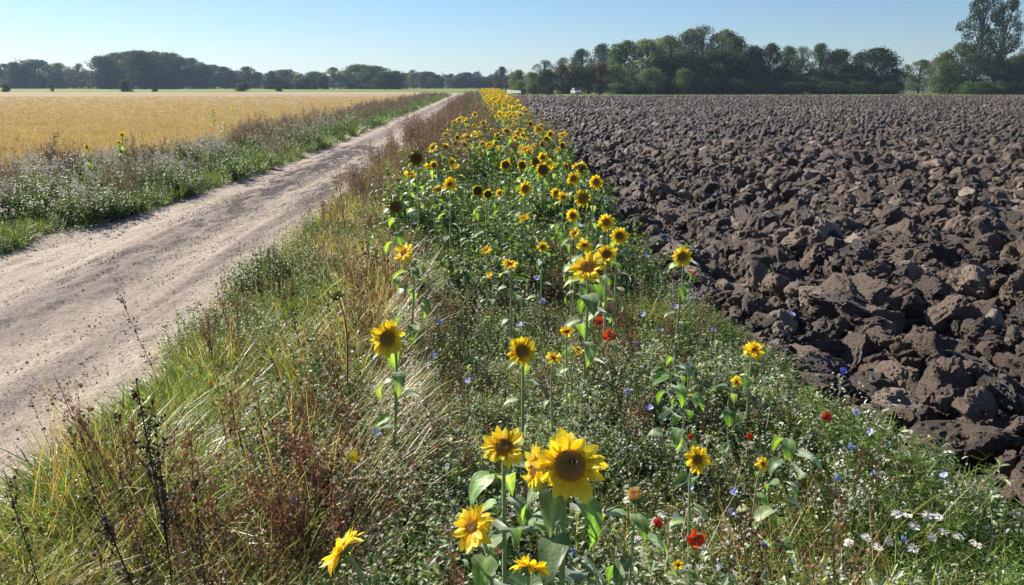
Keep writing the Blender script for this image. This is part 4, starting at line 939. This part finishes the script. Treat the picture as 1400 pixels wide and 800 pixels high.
# right hand grove (pixel x, top y, depth, width px, kind, tint)
RT = [
 (686, 90, 330, 18, 'airy', 'blue', 'small lone tree with an open crown above the far end of the sunflower strip'),
 (699, 92, 340, 12, 'bare', 'pale', 'bare thin tree right of the small lone open tree'),
 (709, 94, 205, 20, 'round', 'grey', 'leftmost rounded grey green tree of the right grove'),
 (727, 97, 200, 20, 'round', 'grey', 'grey green tree second from the left end of the right grove'),
 (744, 80, 250, 26, 'sparse', 'pale', 'pale thin crowned tree behind the left end of the right grove'),
 (770, 77, 255, 30, 'sparse', 'pale', 'hazy pale tree behind the rust tinted one'),
 (796, 65, 255, 30, 'airy', 'blue', 'hazy bluish tree with rounded top behind the dark row'),
 (825, 58, 260, 34, 'airy', 'blue', 'tall hazy bluish tree just left of the high green crown'),
 (747, 94, 190, 24, 'dense', 'dark', 'dark green round tree at the left of the dark tree row'),
 (769, 87, 190, 24, 'dense', 'rust', 'dark tree with rust coloured top in the dark row'),
 (788, 86, 188, 22, 'column', 'green', 'upright dark green tree behind the white car'),
 (806, 88, 188, 20, 'column', 'green', 'upright green tree right of the one behind the white car'),
 (822, 82, 188, 20, 'column', 'rust', 'orange brown upright tree in the dark row'),
 (843, 87, 186, 26, 'round', 'light', 'yellow green lower tree right of the orange brown one'),
 (856, 53, 195, 40, 'dense', 'green', 'high green tree where the right grove steps up'),
 (886, 51, 192, 50, 'round', 'grey', 'broad silvery willow like tree at the front of the tall grove'),
 (890, 92, 182, 34, 'round', 'grey', 'low silvery tree below the broad willow like one'),
 (915, 46, 200, 44, 'airy', 'grey', 'tall grey green tree behind the silvery willow like one'),
 (945, 37, 205, 44, 'airy', 'pale', 'tall pale tree left of the highest crown of the grove'),
 (965, 31, 208, 50, 'sparse', 'pale', 'highest pale thin leaved tree of the grove with light between its limbs'),
 (992, 38, 205, 44, 'airy', 'grey', 'tall tree right of the highest crown of the grove'),
 (940, 68, 190, 60, 'dense', 'dark', 'dark bushy tree filling the lower middle of the tall grove'),
 (985, 66, 190, 60, 'dense', 'dark', 'dark tree right of the light bush in the grove'),
 (1008, 48, 195, 44, 'round', 'dark', 'dark tree at the right shoulder of the tall grove'),
 (1018, 84, 188, 40, 'dense', 'dark', 'low dark tree at the right foot of the tall grove'),
 (1034, 62, 195, 30, 'round', 'dark', 'dark tree directly right of the tall grove shoulder'),
 (1056, 57, 197, 38, 'airy', 'blue', 'leafy tree with ragged top, first of the right tree line'),
 (1078, 61, 199, 32, 'airy', 'green', 'green ragged tree, second of the right tree line'),
 (1098, 61, 203, 30, 'sparse', 'pale', 'pale see through tree in the right tree line'),
 (1124, 57, 195, 32, 'airy', 'green', 'pointed leafy tree in the middle of the right tree line'),
 (1150, 66, 192, 40, 'round', 'dark', 'dark round tree left of the darkest broad one'),
 (1178, 70, 198, 30, 'airy', 'blue', 'ragged tree just left of the darkest broad one'),
 (1199, 64, 190, 56, 'dense', 'dark', 'darkest broad round tree at the end of the right tree line'),
 (1224, 92, 190, 24, 'round', 'dark', 'low dark tree beside the gap of sky'),
 (1070, 92, 188, 50, 'dense', 'dark', 'low dark undergrowth tree under the first ragged trees of the right line'),
 (1125, 93, 188, 46, 'dense', 'dark', 'low dark undergrowth tree under the pointed leafy tree'),
 (1165, 98, 187, 40, 'dense', 'dark', 'low dark undergrowth tree left of the darkest broad tree'),
 (1240, 86, 215, 20, 'sparse', 'pale', 'pale wispy tree in the gap of sky'),
 (1262, 80, 205, 32, 'airy', 'light', 'pale green small tree right of the gap of sky'),
 (1292, 70, 192, 34, 'airy', 'grey', 'silvery tree left of the tree below the tallest one'),
 (1322, 56, 188, 52, 'round', 'green', 'broad tree at the left foot of the tallest tree'),
 (1352, -14, 180, 66, 'tall', 'dark', 'tallest tree at the right with a see through crown cut by the photo top'),
 (1382, -6, 183, 50, 'tall', 'dark', 'second very tall tree at the right border'),
 (1366, 78, 186, 50, 'round', 'dark', 'dark low tree between the two tallest trunks'),
 (1396, 74, 190, 36, 'airy', 'dark', 'tree cut by the right border of the photo'),
 (1420, 60, 185, 50, 'round', 'dark', 'dark tree just past the right border'),
]
for a in RT: tree(*a[:6], a[6], 'trees of the right hand grove')
for i, (px, top, w_, tn, lab) in enumerate([(934, 95, 30, 'light', 'light green bush standing out at the foot of the tall grove'), (712, 110, 20, 'grey', 'low grey bush at the left end of the right grove'), (731, 113, 16, 'light', 'small light bush below the dark round tree'), (750, 117, 18, 'dark', 'dark low bush at the left of the dark tree row'), (818, 116, 14, 'dark', 'dark bush under the orange brown tree'), (843, 114, 30, 'light', 'yellow green bush under the lower yellow green tree'),
    (870, 112, 40, 'dark', 'dark bush under the high green tree'), (905, 110, 40, 'dark', 'dark bush left of the light green bush'), (965, 106, 50, 'dark', 'dark bush right of the light green bush'), (1003, 108, 44, 'dark', 'dark bush at the right foot of the grove'), (1040, 110, 44, 'dark', 'dark bush below the first line trees'), (1085, 112, 50, 'dark', 'dark bush below the pale see through tree'), (1135, 112, 50, 'dark', 'dark bush in the middle of the right tree line'), (1180, 112, 50, 'dark', 'dark bush under the darkest broad tree'), (1217, 112, 30, 'dark', 'dark bush beside the sky gap'),
    (1325, 112, 26, 'green', 'leftmost clump of the clipped hedge at the right'), (1345, 112, 28, 'green', 'second clump of the hedge from its left end'), (1366, 111, 28, 'green', 'middle clump of the hedge at the right'), (1387, 112, 28, 'green', 'fourth clump of the hedge from its left end'), (1406, 111, 28, 'green', 'clump of the hedge cut by the right border')]):
    tree(px, top, 176 if px > 1300 else 181, w_, 'bush', tn, lab, 'bushes at the foot of the right trees')
# left horizon
LT = [(4, 86, 'airy', 18, 'blue'), (18, 84, 'round', 18, 'blue'), (45, 80, 'dense', 34, 'blue'), (30, 92, 'dense', 22, 'blue'), (66, 88, 'round', 18, 'blue'), (80, 85, 'airy', 22, 'grey'), (95, 94, 'round', 20, 'golden'), (106, 85, 'sparse', 16, 'pale'), (118, 96, 'round', 20, 'rust'),
 (140, 75, 'dense', 30, 'dark'), (158, 71, 'dense', 32, 'dark'), (175, 69, 'dense', 34, 'dark'), (192, 68, 'dense', 34, 'dark'), (210, 69, 'dense', 34, 'dark'), (228, 71, 'dense', 32, 'dark'), (243, 77, 'round', 28, 'dark'), (262, 78, 'airy', 24, 'blue'), (275, 86, 'dense', 24, 'dark'), (290, 88, 'round', 22, 'blue'), (304, 90, 'airy', 22, 'blue'), (318, 96, 'dense', 22, 'blue'), (338, 90, 'airy', 20, 'blue'), (352, 102, 'round', 18, 'dark'),
 (370, 96, 'airy', 12, 'blue'), (390, 94, 'round', 28, 'dark'), (380, 104, 'dense', 26, 'blue'), (408, 103, 'bush', 20, 'golden'), (430, 97, 'round', 22, 'green'), (420, 104, 'dense', 24, 'dark'), (444, 104, 'bush', 18, 'dark'), (455, 91, 'airy', 18, 'pale'), (474, 95, 'round', 18, 'grey'), (490, 87, 'dense', 30, 'green'), (512, 89, 'round', 34, 'dark'), (502, 98, 'dense', 30, 'green'), (528, 98, 'dense', 24, 'dark'), (541, 96, 'round', 18, 'dark'), (556, 99, 'airy', 18, 'grey'), (565, 94, 'sparse', 12, 'pale'), (583, 97, 'dense', 24, 'dark'), (596, 102, 'round', 14, 'dark'), (605, 96, 'bare', 12, 'pale'), (617, 100, 'airy', 12, 'blue'), (637, 98, 'round', 16, 'blue'), (655, 94, 'bare', 14, 'pale'), (651, 105, 'round', 18, 'blue'), (670, 104, 'dense', 22, 'blue'), (692, 106, 'dense', 24, 'blue'), (626, 106, 'dense', 18, 'blue')]
pos = ['at the far left of the horizon', 'in the large left horizon grove', 'right of the large left grove', 'on the horizon behind the golden field', 'near the end of the road']
kn = dict(airy='loose crowned', round='round crowned', dense='dense bushy', sparse='thin pale', bare='leafless', bush='low shrubby')
for i, (px, top, kind, w_, tn) in enumerate(LT):
    z_ = 0 if px < 130 else 1 if px < 250 else 2 if px < 360 else 3 if px < 550 else 4
    Y = (430, 400, 420, 380, 430)[z_] + trg.uniform(-15, 15)
    tree(px, top, Y, w_, kind, tn, '%s %s tree %s' % (kn[kind], dict(blue='blue green', dark='dark', grey='grey green', golden='golden green', rust='brownish', pale='pale', green='green')[tn], pos[z_]), 'hazy trees ' + pos[z_])
for px, top, Y, w_, lab in ((172, 109, 250, 18, 'dark round bush standing alone in the golden field edge before the left grove'), (332, 113, 260, 20, 'low dark bush at the golden field edge, right of the left grove'), (5, 114, 250, 14, 'low dark bush at the left border of the field edge'), (210, 118.5, 250, 9, 'tiny dark bush right of the dark round field bush'), (70, 116, 260, 5, 'tiny dark shrub at the far field edge near the left border'), (382, 117, 260, 12, 'tiny dark bush right of the low dark field bush')):
    tree(px, top, Y, w_, 'bush', 'dark', lab, 'bushes at the far edge of the golden field')
# far wood behind everything, one mass
rg = np.random.default_rng(91); n = 420; a = np.linspace(-1.0, 1.0, n) + rg.normal(0, .003, n); dd = rg.uniform(760, 900, n)
dd = np.where(a > .10, dd + 500, dd)
px_ = [tree_mesh('dense', i, 'blue')[1] for i in range(3)]
scatter('far_wood', px_, np.stack([np.sin(a) * dd, np.cos(a) * dd, 0 * a - 1], -1), np.stack([0 * a, 0 * a, rg.uniform(0, 6.28, n)], -1), rg.uniform(.9, 1.5, n) , rg.integers(0, 3, n), 'hazy blue line of distant woodland on the horizon', 'woodland')

# ------------------------------------------------------------------ small things at the far end
def part(name, parent, mb, m=None, smooth=False): return mb.build(name, m or M_plain, parent, smooth)
x, y, h = far(788, 115, 178)
car = empty('parked_car', (x, y, 0), R(8)); tag(car, 'small white car parked at the foot of the dark tree row', 'car')
mb = MB(); prof = [(-2.0, .35, .82), (-2.05, .6, .86), (-1.5, .85, .88), (-.7, .95, .86), (0, .98, .86), (1.3, .98, .86), (1.95, .85, .84), (2.0, .4, .82)]
G = np.array([[(-w_, yy, .32), (-w_, yy, zt * .75), (-w_ * .93, yy, zt), (w_ * .93, yy, zt), (w_, yy, zt * .75), (w_, yy, .32)] for yy, zt, w_ in prof]); mb.grid(G, (.32, .33, .36))
for e in (0, -1): mb.add(G[e], [0, 1, 2, 3, 4, 5], [6], (.75, .76, .78))
part('body', car, mb)
mb = MB(); G = np.array([[(-.78, -1.1, .93), (.78, -1.1, .93), (.78, 1.6, .95), (-.78, 1.6, .95)], [(-.62, -.45, 1.42), (.62, -.45, 1.42), (.62, 1.15, 1.42), (-.62, 1.15, 1.42)]]); mb.grid(G, (.72, .73, .75), wrap=True); mb.add(G[1], [0, 1, 2, 3], [4], (.72, .73, .75)); roof = part('cabin', car, mb)
mb = MB(); mb.add([(-.66, -1.06, .97), (.66, -1.06, .97), (.55, -.56, 1.37), (-.55, -.56, 1.37)], [0, 1, 2, 3], [4], (.02, .03, .04)); o = part('windscreen', car, mb); o.location = (0, -.03, .02)
for s_ in (-1, 1):
    mb = MB(); mb.add([(s_ * .80, -.85, .97), (s_ * .80, 1.35, .97), (s_ * .655, 1.05, 1.37), (s_ * .655, -.35, 1.37)], [0, 1, 2, 3], [4], (.02, .03, .04)); o = part('side_window', car, mb); o.location = (s_ * .015, 0, 0)
    mb = MB(); v, f = ICO[2]; mb.add(v * [.16, .05, .09] + [s_ * .62, -2.03, .66], f, np.full(len(f), 3), (.8, .8, .78)); part('headlight', car, mb, None, True)
    for yy in (-1.3, 1.3):
        mb = MB(); tube(mb, [(s_ * .68, yy, .32), (s_ * .74, yy, .32), (s_ * .86, yy, .32), (s_ * .89, yy, .32)], [.02, .32, .32, .2], (.02, .02, .02), n=16); w_ = part('wheel', car, mb)
        mb = MB(); tube(mb, [(s_ * .885, yy, .32), (s_ * .90, yy, .32), (s_ * .905, yy, .32)], [.2, .18, .01], (.5, .5, .5), n=12); part('rim', w_, mb)
# sign boards near the junction
x, y, h = far(676.5, 113, 186); sg = empty('road_sign', (x, y, 0)); tag(sg, 'small road sign with a blue board under an orange one where the road ends', 'sign')
mb = MB(); tube(mb, [(0, 0, 0), (0, 0, 2.6)], .035, (.35, .35, .36), n=8); part('post', sg, mb)
mb = MB(); box(mb, (-.3, -.06, .75), (.3, -.04, 1.65), (.03, .10, .45)); part('blue_board', sg, mb)
mb = MB(); box(mb, (-.45, -.06, 1.85), (.45, -.04, 2.6), (.45, .16, .06)); part('orange_board', sg, mb)
for px, top, lab, hh in ((673, 120, 'dark wooden post left of the small road sign', 1.3), (691.5, 120.5, 'brown post at the left end of the white rail', 1.2)):
    x, y, h = far(px, top, 172); o = empty('wooden_post', (x, y, 0)); tag(o, lab, 'post')
    mb = MB(); mb.grid(np.array([[(-.1, -.1, z_), (.1, -.1, z_), (.1, .1, z_), (-.1, .1, z_)] for z_ in (0, hh * .5, hh)]), (.10, .065, .045), wrap=True); mb.add([(-.1, -.1, hh), (.1, -.1, hh), (0, 0, hh + .1), (.1, .1, hh), (-.1, .1, hh)], [0,1,2, 1,3,2, 3,4,2, 4,0,2], [3]*4, (.10, .065, .045)); part('shaft', o, mb)
xa, ya, _ = far(693, 120, 182); xb, yb, _ = far(712, 124, 172)
rl = empty('guard_rail', (xa, ya, 0)); tag(rl, 'low white rail running right from the junction to the dark box', 'rail')
D = np.array([xb - xa, yb - ya, 0]); mb = MB()
for z_ in (.5, .8): tube(mb, [(0, 0, z_), D + [0, 0, z_]], .07, (.8, .8, .8), n=8)
part('rail', rl, mb)
for k in range(5): mb = MB(); q = D * k / 4; tube(mb, [q, q + [0, 0, .9]], .06, (.75, .75, .75), n=8); part('rail_post', rl, mb)
bx = empty('roadside_box', (xb + .6, yb, 0)); tag(bx, 'dark roadside cabinet at the right end of the white rail', 'cabinet'); mb = MB(); box(mb, (-.45, -.3, .12), (.45, .3, 1.0), (.03, .04, .06)); part('cabinet_body', bx, mb); mb = MB(); box(mb, (-.52, -.37, 1.003), (.52, .37, 1.1), (.05, .06, .08)); part('lid', bx, mb); mb = MB(); box(mb, (-.4, -.25, 0), (.4, .25, .117), (.2, .2, .2)); part('plinth', bx, mb)
#@@HAZE
mb = MB(); box(mb, (-2000, -70, -1.1), (2000, 2000, 34), (1, 1, 1)); hz_m = bpy.data.materials.new('haze air'); hz_m.use_nodes = True; N = hz_m.node_tree.nodes; N.remove(N['Principled BSDF'])
vol = N.new('ShaderNodeVolumePrincipled'); vol.inputs['Color'].default_value = (.55, .75, 1, 1); vol.inputs['Density'].default_value = .0002; vol.inputs['Anisotropy'].default_value = .2
hz_m.node_tree.links.new(vol.outputs[0], N['Material Output'].inputs['Volume'])
o = mb.build('haze', hz_m); o['kind'] = 'stuff'; o['label'] = 'thin blue haze in the air over the fields'; o['category'] = 'haze'
